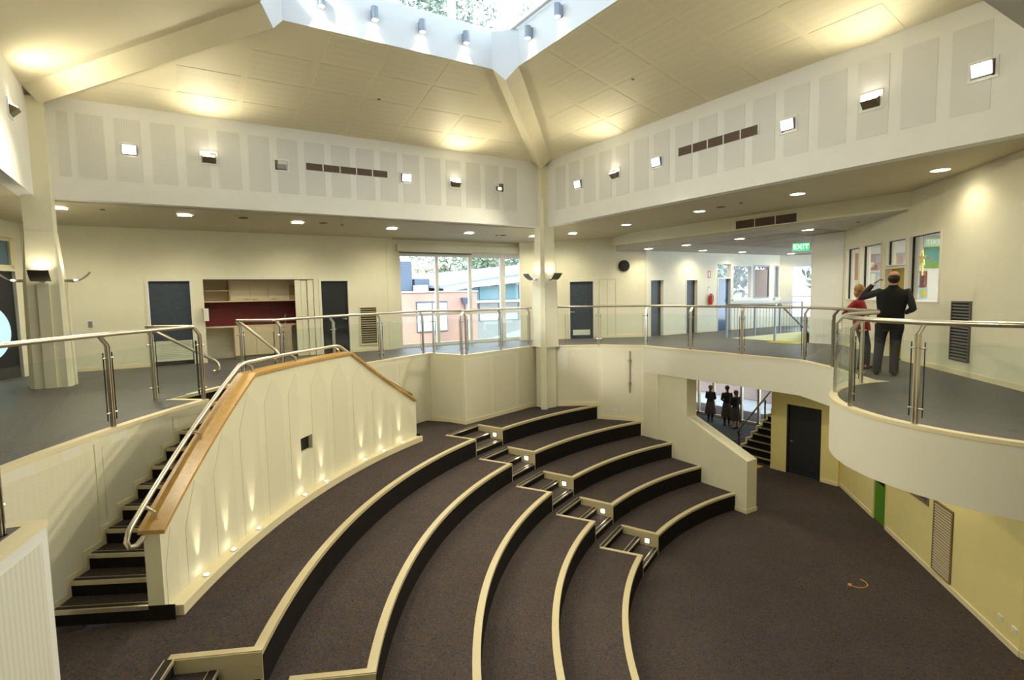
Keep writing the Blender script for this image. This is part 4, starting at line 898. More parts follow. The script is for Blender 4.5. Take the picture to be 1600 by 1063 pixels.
for x in (16.15, 17.6, 19.0):
    zz = ZF + .167 * max(0, int((x - 16.0) / .29) + 0); m = MB(); m.box(x - .02, x + .02, 11.36, 11.40, zz, ZF + .9 + (x - 16.15) * .585); m.build('post', DARKST, fs)
m = MB(); a, b = Vector((16.3, 10.08, ZF + .95)), Vector((19.4, 10.08, -1.0)); m.tube([a + Vector((-.0, .1, -.05)), a + Vector((-.15, .05, -.07)), a, b], .025, 8); m.build('handrail', STEEL, fs, smooth=True)
m = MB(); m.box(15.35, 15.75, 10.2, 11.2, ZF, ZF + .008); m.build('tactile_strip', mat('tactile_yellow', (.62, .48, .02), .6), None, label='yellow tactile strip at the foot of the foyer stair', cat='floor strip')
# upper end of that stair: void lining and railings
m = MB(); m.box(16.05, 20.3, 11.6, 11.65, FZ, -.012); m.box(20.3, 20.35, 8.9, 11.6, -2.2, -.012); m.box(15.9, 15.95, 9.95, 11.6, FZ, -.012)
struct('wall_stairwell', m, YELLOW, 'yellow lining around the upper stairwell opening')
m = MB(); m.box(15.35, 15.88, 8.98, 9.95, .012, .02); m.build('tactile_strip', mat('tactile_yellow', (.62, .48, .02), .6), None, label='yellow tactile strip at the head of the stair upstairs', cat='floor strip')
rw = thing('stairwell_railing', 'steel railing with thin vertical balusters round the upstairs stairwell', 'railing')
pts = [(15.86, 9.98, 1.17), (15.86, 11.66, 1.17), (20.32, 11.66, 1.17)]
m = MB(); m.tube([(20.32, 11.7, 1.12), (15.86, 11.7, 1.12), (15.86, 9.98, 1.12)], .025, 8); m.build('handrail', DARKST, rw, smooth=True)
m = MB(); m.tube([(15.95, 9.95, 1.12), (16.1, 9.95, 1.12), (19.4, 9.95, -.85)], .028, 8); m.build('handrail', DARKST, rw, smooth=True)
for x in [15.9 + .18 * i for i in range(25)]: m = MB(); m.cyl((x, 11.7, 0.01), (0, 0, 1), .009, 1.1, 5); m.build('baluster', DARKST, rw)
for x, y in ((15.86, 9.98), (15.86, 11.7), (17.4, 11.7), (18.9, 11.7), (20.32, 11.7)): m = MB(); m.box(x - .025, x + .025, y - .025, y + .025, 0.01, 1.12); m.build('post', SILVER, rw)

# ================================================================== STEEL AND GLASS BALUSTRADES
def lift(p, z): return Vector((p[0], p[1], z))
def balustrade(label, rail, posts, glass, cat='railing', group='steel and glass balustrades', rail_r=.03, extra=None, ends=(True, True), gap=.13):
    """rail: polyline of (x,y); posts: list of ((x,y),(nx,ny)) foot and direction of the cranked neck; glass: list of ((x,y),(x,y))"""
    t = thing('glass_balustrade', label, cat, group)
    m = MB(); m.tube([lift(p, 1.19) if len(p) == 2 else Vector(p) for p in rail], rail_r, 12); m.build('handrail', STEEL, t, smooth=True)
    for (p, n) in posts:
        p = Vector((p[0], p[1], 0)); n = Vector((n[0], n[1], 0)).normalized(); tt = Vector((-n.y, n.x, 0)); m = MB()
        for s_ in (-1, 1):
            a = p + tt * s_ * .019 - n * .008; b = a
            w_ = tt * .007; d_ = n * .021
            rows = []
            for q, zz in ((a, 0.0), (a, 1.06), (a + n * .085, 1.165)):
                rows.append([(q - w_ - d_).to_tuple()[:2] + (zz,), (q + w_ - d_).to_tuple()[:2] + (zz,), (q + w_ + d_).to_tuple()[:2] + (zz,), (q - w_ + d_).to_tuple()[:2] + (zz,)])
            m.sweep(rows)
        po = m.build('post', STEEL, t)
        m = MB(); m.cyl(p, (0, 0, 1), .045, .012, 14); m.build('foot_plate', STEEL, po)
        for zz in (.2, .9): m = MB(); m.tube([lift(p - tt * .09, zz), lift(p + tt * .09, zz)], .011, 8); m.build('clamp', STEEL, po)
    for g in glass:
        a, b = Vector(g[0][:2]), Vector(g[1][:2]); d = (b - a).normalized(); n = Vector((-d.y, d.x)); a2, b2 = a + d * gap * .6, b - d * gap * .6
        if (b2 - a2).length < .05: continue
        pts = [a2, b2]
        if len(g) > 2:  # curved pane
            c, R_, t0, t1, nn = g[2]; ds = math.degrees(gap * .6 / R_) * (1 if t1 > t0 else -1); pts = [Vector(q) for q in arc(c, R_, t0 + ds, t1 - ds, nn)]
        rows = []
        for i, q in enumerate(pts):
            dd = (pts[min(i + 1, len(pts) - 1)] - pts[max(i - 1, 0)]).normalized(); nn_ = Vector((-dd.y, dd.x)) * .006
            rows.append([(q.x - nn_.x, q.y - nn_.y, .10), (q.x + nn_.x, q.y + nn_.y, .10), (q.x + nn_.x, q.y + nn_.y, .97), (q.x - nn_.x, q.y - nn_.y, .97)])
        m = MB(); m.sweep(rows); gp = m.build('glass_pane', GLASSG, t)
        for q, dd in ((pts[0], (pts[0] - pts[1]).normalized()), (pts[-1], (pts[-1] - pts[-2]).normalized())):
            nn_ = Vector((-dd.y, dd.x)) * .0065; e_ = q + dd * .006; m = MB()
            m.hexa([(q.x - nn_.x, q.y - nn_.y, .10), (q.x + nn_.x, q.y + nn_.y, .10), (e_.x + nn_.x, e_.y + nn_.y, .10), (e_.x - nn_.x, e_.y - nn_.y, .10), (q.x - nn_.x, q.y - nn_.y, .97), (q.x + nn_.x, q.y + nn_.y, .97), (e_.x + nn_.x, e_.y + nn_.y, .97), (e_.x - nn_.x, e_.y - nn_.y, .97)])
            m.build('glass_edge', GEDGE, gp)
    return t
def radial(a): return (math.cos(rad(a)), math.sin(rad(a)))
RP_ = RO + .06; RR = RO + .16
def curl(base, d, drop, n=8, r=.07):
    """half loop at a rail end, going forward along d then down and back"""
    d = Vector(d).normalized(); out = []
    for i in range(1, n + 1):
        a = PI * i / n; out.append(base + d * r * math.sin(a) + Vector((0, 0, -r + r * math.cos(a))))
    return out
for side in (0, 1):
    f = (lambda a: a) if side == 0 else mir
    arcR = [pol(RR, f(a)) for a in (158, 155, 152, 149, 146, 143, 140.2)]
    pa = [152.3, 147.5, 140.15] if side == 0 else [147.2, 141.2, 153.8, 159.8]
    if side == 0:
        posts = [(pol(RP_, f(a)), radial(f(a))) for a in (158, 147.45, 140.2)]
        glass = [(pol(RP_, f(158)), pol(RP_, f(147.45)), (CC, RP_, f(158), f(147.45), 10)), (pol(RP_, f(147.45)), pol(RP_, f(140.2)), (CC, RP_, f(147.45), f(140.2), 8))]
        label = 'steel and glass balustrade along the left gallery above the near stair'
    else:
        aw = [131.9, 125.45, 119.0, 112.7]
        arcR = [pol(RR, a) for a in (111.9, 114, 117, 120, 123, 126, 129, 132.3)]
        posts = [(pol(RP_, a), radial(a)) for a in aw]
        glass = [(pol(RP_, aw[i + 1]), pol(RP_, aw[i]), (CC, RP_, aw[i + 1], aw[i], 6)) for i in range(3)]
        label = 'steel and glass balustrade on the back gallery between the kitchenette and window'
    a = f(140.2); c15 = pol(15.38, a)
    posts += [(c15, (radial(a)))]
    glass += [(pol(RP_, a), c15)]
    rail = [lift(p, 1.19) for p in arcR]
    rail += [lift(pol(RR + .02, a), 1.19)]
    t = balustrade(label, rail, posts, glass)
    p0 = lift(pol(15.45, a), 1.19); m = MB(); 
    m.tube([lift(pol(RR, a), 1.19), p0], .028, 10); m.build('return_rail', STEEL, t, smooth=True)
    s0 = lift(pol(15.38, a), 1.16); s1 = lift(pol(14.45, f(139.5)), .64); d = (s1 - s0).normalized()
    s1b = s1 + Vector((0, 0, 0)); m = MB()
    m.tube([s0, s1] + curl(s1, (d.x, d.y, -.3), 0, 8, .1), .028, 10); m.build('stair_rail', STEEL, t, smooth=True)
# near corner post at the left edge
nv = Vector((-near_dir.y, near_dir.x)) * (1 if (-near_dir.y) < 0 else -1)
nn2 = Vector((-.97, .26)); pn = Vector((-1.02, 4.97)) + nn2 * .05
bal = balustrade('nearest steel post and glass pane standing at the lower left corner', [(-.86 + nn2.x * .2, 5.1 + nn2.y * .2), (pn.x + near_dir.x * 2.6 + nn2.x * .1, pn.y + near_dir.y * 2.6 + nn2.y * .1)],
    [((pn.x, pn.y), nn2), ((pn.x + near_dir.x * 1.8, pn.y + near_dir.y * 1.8), nn2)], [((pn.x + near_dir.x * .05, pn.y + near_dir.y * .05), (pn.x + near_dir.x * 1.8, pn.y + near_dir.y * 1.8)), ((pn.x, pn.y), (-1.2, 5.75))])
# AB parapet
dAB = Vector((9.75 - 6.64, 13.97 - 13.01)).normalized(); nAB = Vector((-dAB.y, dAB.x))
P = lambda x: (x + nAB.x * .05, 13.01 + (x - 6.64) * dAB.y / dAB.x + nAB.y * .05)
q0 = Vector(pol(RO, 111.9)); q1 = Vector((6.64, 13.01)); dS = (q1 - q0).normalized(); nS = Vector((-dS.y, dS.x)) * -1
if nS.dot(Vector((1, 1))) < 0: nS = -nS
pS0 = q0 + dS * .12 + nS * .05; pS1 = q1 - dS * .1 + nS * .05
balustrade('steel and glass balustrade in front of the large window, left of the central column',
    [tuple(pol(RR, 112.2)), tuple(Vector(pS0) + nS * .1), tuple(Vector(P(6.75)) + nAB * .1), tuple(Vector(P(8.2)) + nAB * .1), (9.5, 14.0)],
    [(tuple(pS0), nS), (tuple(pS1), nS), (P(6.78), nAB), (P(8.12), nAB), (P(9.38), nAB)],
    [(tuple(pS0), tuple(pS1)), (P(6.78), P(8.12)), (P(8.12), P(9.38))])
# right of the column to the round balcony
e1 = Frame((10.0, 13.5), (11.2, 12.75)); e2 = Frame((11.2, 12.75), (11.95, 11.68))
def inn(p, q, s_, off):  # point at fraction s_ of p->q, pushed to the gallery side
    p = Vector(p); q = Vector(q); d = (q - p).normalized(); n = Vector((-d.y, d.x)); return tuple(p + (q - p) * s_ + n * off), n
pl = [(10.05, 13.47), (11.2, 12.75), (11.95, 11.68), (11.95, 6.9), (11.3, 5.9), (10.2, 4.72)]
posts = []
for p in ((11.17, 12.79, .75, .66), (12.0, 11.64, .95, .3), (12.0, 9.98, 1, 0), (12.0, 8.41, 1, 0), (12.0, 6.83, .93, -.36), (11.33, 5.86, .8, -.6)):
    posts.append(((p[0], p[1]), (p[2], p[3])))
gl_ = [((10.25, 13.38), (11.17, 12.79))] + [(posts[i][0], posts[i + 1][0]) for i in range(5)]
balustrade('long steel and glass balustrade right of the central column, past the schoolgirls opening',
    [(10.12, 13.55), (11.24, 12.85), (12.09, 11.68), (12.09, 9.0), (12.09, 6.85), (11.4, 5.80), (10.72, 5.0), (10.3, 4.6)], posts, gl_)
# round balcony
RQ = RBR - .06; ang = [83.5, 112, 141, 167.5, 195, 222]
pr = [((RBC[0] + RQ * math.cos(rad(a)), RBC[1] + RQ * math.sin(rad(a))), (-math.cos(rad(a)), -math.sin(rad(a)))) for a in ang]
gl_ = [(pr[i][0], pr[i + 1][0], (RBC, RQ, ang[i], ang[i + 1], 12)) for i in range(5)]
balustrade('curved steel and glass balustrade of the round balcony at the right', [(RBC[0] + (RQ - .1) * math.cos(rad(a)), RBC[1] + (RQ - .1) * math.sin(rad(a))) for a in range(78, 226, 4)], pr, gl_, rail_r=.032)
# handrail over the oak cap
def hr_z(a):
    b = a if a <= AX else mir(a)
    if b >= 130.2: return .655
    return .655 - (130.2 - b) * (.655 + .70) / (130.2 - 120.0)
t = thing('stair_handrail', 'brushed steel tube handrail over the oak cap of the curved wall', 'handrail')
al = [119.4 + (153.0 - 119.4) * i / 70 for i in range(71)]; pts = [Vector(pol(13.50, a, hr_z(a))) for a in al]
e_ = pts[-1]; tang = (pts[-1] - pts[-2]).normalized()
inw = Vector((CX - e_.x, CY - e_.y, 0)).normalized()
pts += [e_ + tang * .05 + Vector((0, 0, -.015)), e_ + tang * .10 + Vector((0, 0, -.07)), e_ + tang * .09 + Vector((0, 0, -.14)) + inw * .02, e_ + tang * .03 + Vector((0, 0, -.175)) + inw * .06, e_ - tang * .05 + Vector((0, 0, -.15)) + inw * .1]
m = MB(); m.tube(pts, .029, 12); m.build('rail', STEEL, t, smooth=True)
for a in (151.9, 147.5, 141.8, 136.6, 130.8, 126.0, 120.6):
    b = Vector(pol(13.40, a, wall_top(a) + .04)); c = Vector(pol(13.50, a, hr_z(a) - .02)); m = MB(); m.tube([b, b + Vector((0, 0, .07)), c], .017, 8); m.build('bracket', STEEL, t)

# ================================================================== LIGHT FITTINGS
# bulkhead spots: (coordinate, mode)
def bulk_spot(pos, nrm, mode, label, group):
    n = Vector(nrm); tt = Vector((-n.y, n.x, 0)) ; rz = math.atan2(n.y, n.x) - PI / 2   # local +Y = out of wall
    t = thing('recessed_spotlight', label, 'light', group, pos, rz)
    m = MB()
    for q in ((-.17, .17, .11, .145), (-.17, .17, -.145, -.11)): m.box(q[0], q[1], -.0, .02, q[2], q[3])
    for q in ((-.17, -.135), (.135, .17)): m.box(q[0], q[1], 0, .02, -.11, .11)
    m.build('trim_frame', WHITE, t)
    m = MB(); m.box(-.135, .135, .0, .004, -.11, .11); m.build('recess', mat('bronze_recess', (.16, .13, .08), .4, .3), t)
    if mode == 'down':
        m = MB(); m.hexa([(-.12, .01, -.09), (.12, .01, -.09), (.12, .05, -.09), (-.12, .05, -.09), (-.12, .01, .09), (.12, .01, .09), (.12, .09, .08), (-.12, .09, .08)]); m.build('lamp_head', BLACK if False else SILVER, t)
        m = MB(); m.hexa([(-.11, .05, -.085), (.11, .05, -.085), (.11, .056, -.087), (-.11, .056, -.087), (-.11, .09, .075), (.11, .09, .075), (.11, .096, .073), (-.11, .096, .073)]); m.build('lens', LAMPS, t)
        spot(Vector(pos) + n * .13, n * .9 + Vector((0, 0, -.62)), P_HALL, size=105, blend=.9, radius=.09)
    elif mode == 'up':
        m = MB(); m.hexa([(-.12, .005, -.10), (.12, .005, -.10), (.12, .03, -.10), (-.12, .03, -.10), (-.12, .005, .06), (.12, .005, .06), (.12, .13, .0), (-.12, .13, .0)]); m.build('lamp_head', mat('bronze_head', (.20, .16, .10), .35, .6), t)
        m = MB(); m.hexa([(-.11, .012, .062), (.11, .012, .062), (.11, .122, .006), (-.11, .122, .006), (-.11, .012, .069), (.11, .012, .069), (.11, .122, .012), (-.11, .122, .012)]); m.build('lens', LAMPS, t)
        spot(Vector(pos) + n * .10 + Vector((0, 0, .06)), n * .95 + Vector((0, 0, .50)), P_UP, size=150, blend=1.0, radius=.07)
    else:
        m = MB(); m.box(-.10, .10, .0, .05, -.09, .02); m.build('lamp_head', mat('bronze_head', (.20, .16, .10), .35, .6), t)
        m = MB(); m.box(-.03, .06, .05, .056, -.07, -.01); m.build('lens', LAMP if mode == 'dim' else DARKST, t)
gA = 'spotlights in the back bulkhead'; gB = 'spotlights in the right bulkhead'
for x, md, lb in ((-.44, 'down', 'leftmost bright spotlight in the back bulkhead'), (.96, 'up', 'half hidden up-facing spotlight, second from left in the back bulkhead'), (2.41, 'off', 'unlit bronze spotlight left of the long back air grille'),
                  (5.41, 'down', 'bright spotlight right of the long back air grille'), (6.82, 'up', 'up-facing spotlight, second from the central column in the back bulkhead'), (8.21, 'dim', 'small dim bronze spotlight nearest the central column on the back bulkhead')):
    bulk_spot((x, YB, 4.64), (0, -1, 0), md, lb, gA)
for y, md, lb in ((11.92, 'down', 'bright spotlight of the right bulkhead nearest the central column'), (10.48, 'up', 'up-facing spotlight, second right of the central column'), (9.08, 'down', 'bright spotlight just left of the right bulkhead grille'),
                  (5.94, 'down', 'bright spotlight just right of the right bulkhead grille'), (4.56, 'up', 'large up-facing spotlight, second from the right edge'), (3.14, 'down', 'large glaring spotlight at the top right')):
    bulk_spot((XB, y, 4.57), (-1, 0, 0), md, lb, gB)
bulk_spot((XA, 12.0, 4.75), (1, 0, 0), 'up', 'spotlight at the far left edge seen side-on', 'spotlights in the left bulkhead')
for y in (9.2, 6.4, 3.6): bulk_spot((XA, y, 4.65), (1, 0, 0), 'down' if y != 6.4 else 'up', {9.2: 'spotlight out of view in the left bulkhead, farthest', 6.4: 'spotlight out of view in the left bulkhead, middle', 3.6: 'spotlight out of view in the left bulkhead, nearest'}[y], 'spotlights in the left bulkhead')
# long air grilles
def grille(fr, u0, u1, z0, z1, n, label):
    t = thing('air_grille', label, 'vent'); m = MB(); fr.box(m, u0, u1, .001, .012, z0, z1); m.build('grille_back', GREYD, t)
    for i in range(n + 1):
        u = u0 + (u1 - u0) * i / n; m = MB(); fr.box(m, u - .012, u + .012, 0, .022, z0, z1); m.build('divider', WHITE, t)
    m = MB()
    for i in range(5): zz = z0 + (z1 - z0) * (i + .5) / 5; fr.box(m, u0, u1, .012, .018, zz - .006, zz + .006)
    m.build('blades', mat('blade', (.16, .11, .08), .5), t)
grille(Frame((0, YB), (10, YB)), 2.94, 4.93, 4.60, 4.76, 5, 'long brown five part air grille in the back bulkhead')
grille(Frame((XB, 13), (XB, 0)), 13 - 8.48, 13 - 6.54, 4.56, 4.74, 5, 'long brown five part air grille in the right bulkhead')
grille(Frame((13.35, 12), (13.35, 0)), 12 - 9.6, 12 - 7.86, 3.27, 3.48, 3, 'brown three part air grille in the downstand beam')
# downlights
def mk_down(loc, label, group, e=P_DOWN):
    global _dl
    if _dl is None:
        t = thing('downlight', label, 'light', group, loc)
        m = MB(); rows = []
        for r_, z in ((.165, 0), (.165, -.012), (.138, -.014), (.138, .0)): rows.append([(r_ * math.cos(2 * PI * k / 24), r_ * math.sin(2 * PI * k / 24), z) for k in range(24)])
        m.strip(rows, True); m.build('bezel', WHITE, t)
        m = MB(); m.cyl((0, 0, -.008), (0, 0, 1), .138, .01, 24); m.build('diffuser', LAMP, t); _dl = t
    else: t = dup(_dl, loc, 0, label, group)
    spot((loc[0], loc[1], loc[2] - .03), (0, 0, -1), e, size=150, blend=.8, radius=.1)
_dl = None
gd = 'downlights in the back gallery soffit'; gr = 'downlights in the right gallery soffit'; gf = 'downlights in the far ceiling'
for x, y, lb in ((-1.72, 14.4, 'downlight peeping out right of the left column'), (.47, 14.45, 'downlight above the blue grey door on the back soffit'), (2.90, 14.6, 'downlight above the kitchenette on the back soffit'), (5.4, 14.75, 'downlight above the left end of the large window'),
                 (7.85, 14.85, 'downlight above the middle of the large window'), (10.2, 14.85, 'downlight half hidden left of the central column')):
    mk_down((x, y, sof(y)), lb, gd)
for x, y, lb in ((11.3, 14.2, 'downlight just right of the central column'), (11.62, 12.05, 'second downlight right of the central column on the soffit'), (11.45, 9.28, 'downlight left of the small round vent on the right soffit'), (11.36, 6.7, 'downlight above the beam grille on the right soffit'), (11.4, 4.2, 'largest downlight at the right of the soffit')):
    mk_down((x, y, 3.6 if y < YB else sof(y)), lb, gr, P_DOWN if y > 5 else P_DOWN * .55)
for x, y, lb in ((13.95, 13.4, 'far downlight nearest the black round disc'), (14.3, 12.1, 'far downlight left above the narrow doors'), (16.6, 13.3, 'far downlight above the fire extinguisher'), (14.5, 10.3, 'far downlight beside the ceiling tile grid'), (18.9, 13.3, 'far downlight above the glazed door'), (22.0, 13.2, 'farthest downlight near the end window'), (14.5, 8.25, 'far downlight nearest the exit sign')):
    mk_down((x, y, far_c(x, y)), lb, gf, P_WASH * .55)
# ceiling discs and sensors
def disc(loc, r, c, label, nm='ceiling_speaker', cat='speaker'):
    t = thing(nm, label, cat, None, loc); m = MB(); m.cyl((0, 0, -.012), (0, 0, 1), r, .013, 20); m.build('grille', c, t); m = MB(); m.cyl((0, 0, -.018), (0, 0, 1), r * .5, .006, 14); m.build('centre', c, t)
CS = mat('speaker_grey', (.20, .17, .13), .6)
for x, y, lb in ((1.66, 14.4, 'round ceiling speaker right of the downlight above the blue door'), (3.5, 14.5, 'round ceiling speaker right of the kitchenette downlight'), (9.1, 14.9, 'round ceiling speaker above the right end of the large window')):
    disc((x, y, sof(y)), .1, CS, lb)
disc((11.4, 8.62, 3.6), .11, CS, 'round ceiling speaker on the right soffit above the beam')
for x, y, z, lb in ((-1.0, 14.3, sof(14.3), 'sprinkler head on the soffit near the left column'), (4.0, 14.6, sof(14.6), 'sprinkler head on the soffit above the dark door'), (8.9, 14.95, sof(14.95), 'sprinkler head on the soffit by the large window'), (11.3, 8.0, 3.6, 'sprinkler head on the right soffit'), (14.3, 6.9, far_c(14, 6.9), 'smoke detector on the far ceiling beside the pier')):
    disc((x, y, z), .045, DARKST, lb, 'sprinkler' if 'sprinkler' in lb else 'smoke_detector', 'sprinkler' if 'sprinkler' in lb else 'detector')
for y_, x_, f_, lb in ((11.6, 4.6, 0, 'tiny sprinkler on the sloping ceiling above the back bulkhead'), (9.0, 8.0, 1, 'tiny sprinkler on the sloping ceiling above the right bulkhead')):
    q_ = on_plane(592, 155, (0, YB, BZ1), (0, LZ - BZ1, YB - LY1)) if f_ == 0 else on_plane(989, 124, (XB, 0, BZ1), (LZ - BZ1, 0, XB - LX1))
    disc(tuple(q_), .035, DARKST, lb, 'sprinkler', 'sprinkler')
# column sconces
def sconce(x, y, a, label, first=[None]):
    n = Vector((math.cos(rad(a)), math.sin(rad(a)), 0)); loc = (x + n.x * .34, y + n.y * .34, 2.08)
    t = thing('wall_sconce', label, 'light', 'curved steel sconces on the columns', loc, rad(a) - PI / 2)
    m = MB(); rows = []
    for i in range(9):
        s_ = i / 8; yy = .05 + .30 * s_; zz = -.07 + .19 * s_ ** 2
        rows.append([(-.15, yy, zz), (.15, yy, zz), (.15, yy, zz + .006), (-.15, yy, zz + .006)])
    m.sweep(rows); m.build('curved_shade', DARKST, t, smooth=True)
    m = MB(); m.box(-.05, .05, -.12, .12, -.07, -.02); m.build('arm', STEEL, t)
    m = MB(); m.box(-.10, .10, .10, .14, -.05, -.02); m.build('lamp', LAMP, t)
    spot((loc[0] + n.x * .13, loc[1] + n.y * .13, 2.14), (-n.x * .35, -n.y * .35, 1), P_SCONCE, size=120, blend=.9, radius=.04)
sconce(-1.92, 13.62, 270, 'front wall sconce on the left column'); sconce(-1.92, 13.62, 0, 'right hand wall sconce on the left column'); sconce(-1.92, 13.62, 180, 'left hand wall sconce on the left column')
sconce(9.75, 13.6, 180, 'left wall sconce on the central column'); sconce(9.75, 13.6, 270, 'right wall sconce on the central column')
# lantern wall lights
def lant_light(pos, n, label):
    n = Vector(n); t = thing('cylinder_wall_light', label, 'light', 'cylinder lights on the lantern walls', pos, math.atan2(n.y, n.x) - PI / 2)
    m = MB(); m.cyl((0, .10, -.10), (0, 0, 1), .065, .22, 20); m.build('body', SILVER, t, smooth=True)
    m = MB(); m.box(-.045, .045, 0, .06, -.08, .10); m.build('back_box', SILVER, t)
    m = MB(); m.cyl((0, .10, -.108), (0, 0, 1), .055, .008, 16); m.build('lens', LAMPW, t)
    spot(Vector(pos) + n * .10 + Vector((0, 0, -.13)), (-n.x * .12, -n.y * .12, -1), P_LANT, size=70, blend=.35, radius=.03)
for x, lb in ((2.58, 'leftmost cylinder light on the back lantern wall'), (3.53, 'second cylinder light on the back lantern wall'), (4.46, 'third cylinder light on the back lantern wall'), (5.40, 'cylinder light on the back lantern wall nearest the corner')):
    lant_light((x, LY1, 6.74), (0, -1, 0), lb)
for y, lb in ((9.31, 'cylinder light on the right lantern wall nearest the corner'), (8.34, 'second cylinder light on the right lantern wall')):
    lant_light((LX1, y, 6.74), (-1, 0, 0), lb)

# ---- small wall things
frP = Frame((10.0, 13.5), (11.2, 12.75)); m = MB(); frP.box(m, .52, .62, 0, .02, -.33, -.23); m.build('thermostat', PLASTIC, None, label='small white control plate on the parapet wall right of the column', cat='switch')
frQ = Frame((11.2, 12.75), (11.97, 11.65)); t = thing('wall_rail_bracket', 'vertical steel rod with two round clamps on the angled parapet wall', 'bracket')
m = MB(); m.tube([frQ.p(.92, .06, -1.42), frQ.p(.92, .06, -.16)], .022, 10); m.build('rod', STEEL, t)
for z in (-.44, -1.13): m = MB(); m.cyl(frQ.p(.92, .0, z), frQ.v, .045, .1, 14); m.build('clamp', STEEL, t)
for u_, lb in ((.45, 'left white socket plate low on the angled parapet wall'), (.68, 'right white socket plate low on the angled parapet wall')):
    m = MB(); frQ.box(m, u_ - .08, u_ + .08, 0, .014, -2.03, -1.95); m.build('wall_socket', PLASTIC, None, label=lb, cat='socket', group='socket plates on the angled parapet wall')
m = MB(); cpts = []
for i in range(22): a = rad(170 + i * 9.5); cpts.append((10.78 + .17 * math.cos(a) * 1.1, 5.02 + .17 * math.sin(a), ZF + .012))
m.tube(cpts, .009, 6); m.box(cpts[0][0] - .03, cpts[0][0] + .03, cpts[0][1] - .02, cpts[0][1] + .03, ZF, ZF + .03)
m.build('cable', mat('orange_cable', (.55, .30, .08), .5), None, label='short curl of orange cable lying on the stage carpet', cat='cable')
# exit sign
ex = thing('exit_sign', 'green illuminated EXIT sign hanging from the far ceiling', 'sign', loc=(14.2, 8.25, 2.70), rz=rad(-90 + 8))
m = MB(); m.box(-.2, .2, -.02, .02, -.1, .1); m.build('sign_box', PLASTIC, ex)
m = MB(); m.box(-.19, .19, -.026, -.02, -.09, .09); m.build('sign_face', mat('exit_green', (.01, .25, .05), .4, emit=(.02, .55, .10), estr=1.2), ex)
m = MB(); m.tube([(-.1, 0, .1), (-.1, 0, .45)], .006, 6); m.tube([(.1, 0, .1), (.1, 0, .45)], .006, 6); m.build('hanger', STEEL, ex)
tx = bpy.data.curves.new('exit_text', 'FONT'); tx.body = 'EXIT'; tx.size = .17; tx.align_x = 'CENTER'; tx.align_y = 'CENTER'; tx.extrude = .002; tx.space_character = 1.05
tmp = bpy.data.objects.new('tmp', tx); COL.objects.link(tmp); bpy.context.view_layer.update(); me = bpy.data.meshes.new_from_object(tmp.evaluated_get(bpy.context.evaluated_depsgraph_get())); bpy.data.objects.remove(tmp)
to = bpy.data.objects.new('lettering', me); COL.objects.link(to); to.parent = ex; me.materials.clear(); to.location = (0, -.03, 0); to.rotation_euler = (PI / 2, 0, 0)
me.materials.append(mat('exit_white', (1, 1, 1), .4, emit=(.9, 1, .9), estr=2.2))
ex.rotation_euler = (0, 0, rad(-60))

# unseen downlights added under the gallery slab to brighten lower wall and foyer
_dl2 = None
for x, y, lb in ((13.6, 9.0, 'lower downlight near the foot of the foyer stair'), (11.3, 4.6, 'lower downlight under the round balcony, left'), (9.3, 2.0, 'lower downlight under the round balcony, right'), (14.0, 7.3, 'lower downlight by the green door'), (14.5, 13.6, 'first downlight inside the lower foyer'), (17.4, 15.4, 'second downlight inside the lower foyer'), (17.6, 12.8, 'third downlight inside the lower foyer'), (19.3, 14.4, 'downlight over the schoolgirls')):
    mk_down((x, y, FZ), lb, 'downlights under the gallery slab', 26)

# ================================================================== PEOPLE
def skinned(name, verts, edges, radii, material, parent, root=0, sub=2, branch=True):
    me = bpy.data.meshes.new(name); me.from_pydata([tuple(v) for v in verts], edges, []); me.materials.append(material)
    o = bpy.data.objects.new(name, me); COL.objects.link(o); o.parent = parent
    md = o.modifiers.new('skin', 'SKIN'); md.use_smooth_shade = True; md.branch_smoothing = .3
    if not me.skin_vertices: 
        try: me.attributes.new('skin', 'FLOAT', 'POINT')
        except Exception: pass
    sv = me.skin_vertices[0].data
    for i, r in enumerate(radii):
        rx, ry = r if isinstance(r, tuple) else (r, r); sv[i].radius = (rx, ry); sv[i].use_root = (i == root)
    sb = o.modifiers.new('sub', 'SUBSURF'); sb.levels = sub; sb.render_levels = sub
    return o
def chain(vs): return [(i, i + 1) for i in range(len(vs) - 1)]
def face(parent, c, r, fx, skin_m, hair_m):
    """eyes, brows, nose, mouth, ears on a head of radius r centred at c looking along unit vector fx"""
    f = Vector(fx).normalized(); s_ = Vector((f.y, -f.x, 0)).normalized(); c = Vector(c)
    m = MB(); m.tube([c + f * r * .93 + Vector((0, 0, r * .12)), c + f * r * 1.12 - Vector((0, 0, r * .12)), c + f * r * .95 - Vector((0, 0, r * .2))], [r * .08, r * .14, r * .1], 6); m.build('nose', skin_m, parent, smooth=True)
    for q in (-1, 1):
        m = MB(); m.sphere(c + f * r * .86 + s_ * q * r * .34 + Vector((0, 0, r * .12)), r * .11, 8, 5); e_ = m.build('eye', PLASTIC, parent, smooth=True)
        m = MB(); m.sphere(c + f * r * .95 + s_ * q * r * .35 + Vector((0, 0, r * .12)), r * .05, 6, 4); m.build('pupil', BLACK, e_, smooth=True)
        m = MB(); m.sphere(c + s_ * q * r * .86 + Vector((0, 0, -r * .02)), r * .2, 8, 6, (.6 if abs(s_.x) > .5 else 1, 1 if abs(s_.x) > .5 else .6, 1.4)); m.build('ear', skin_m, parent, smooth=True)
    m = MB(); m.tube([c + f * r * .86 + s_ * r * .25 - Vector((0, 0, r * .48)), c + f * r * .95 - Vector((0, 0, r * .5)), c + f * r * .86 - s_ * r * .25 - Vector((0, 0, r * .48))], r * .06, 6); m.build('mouth', mat('lips', (.4, .12, .1), .5), parent, smooth=True)
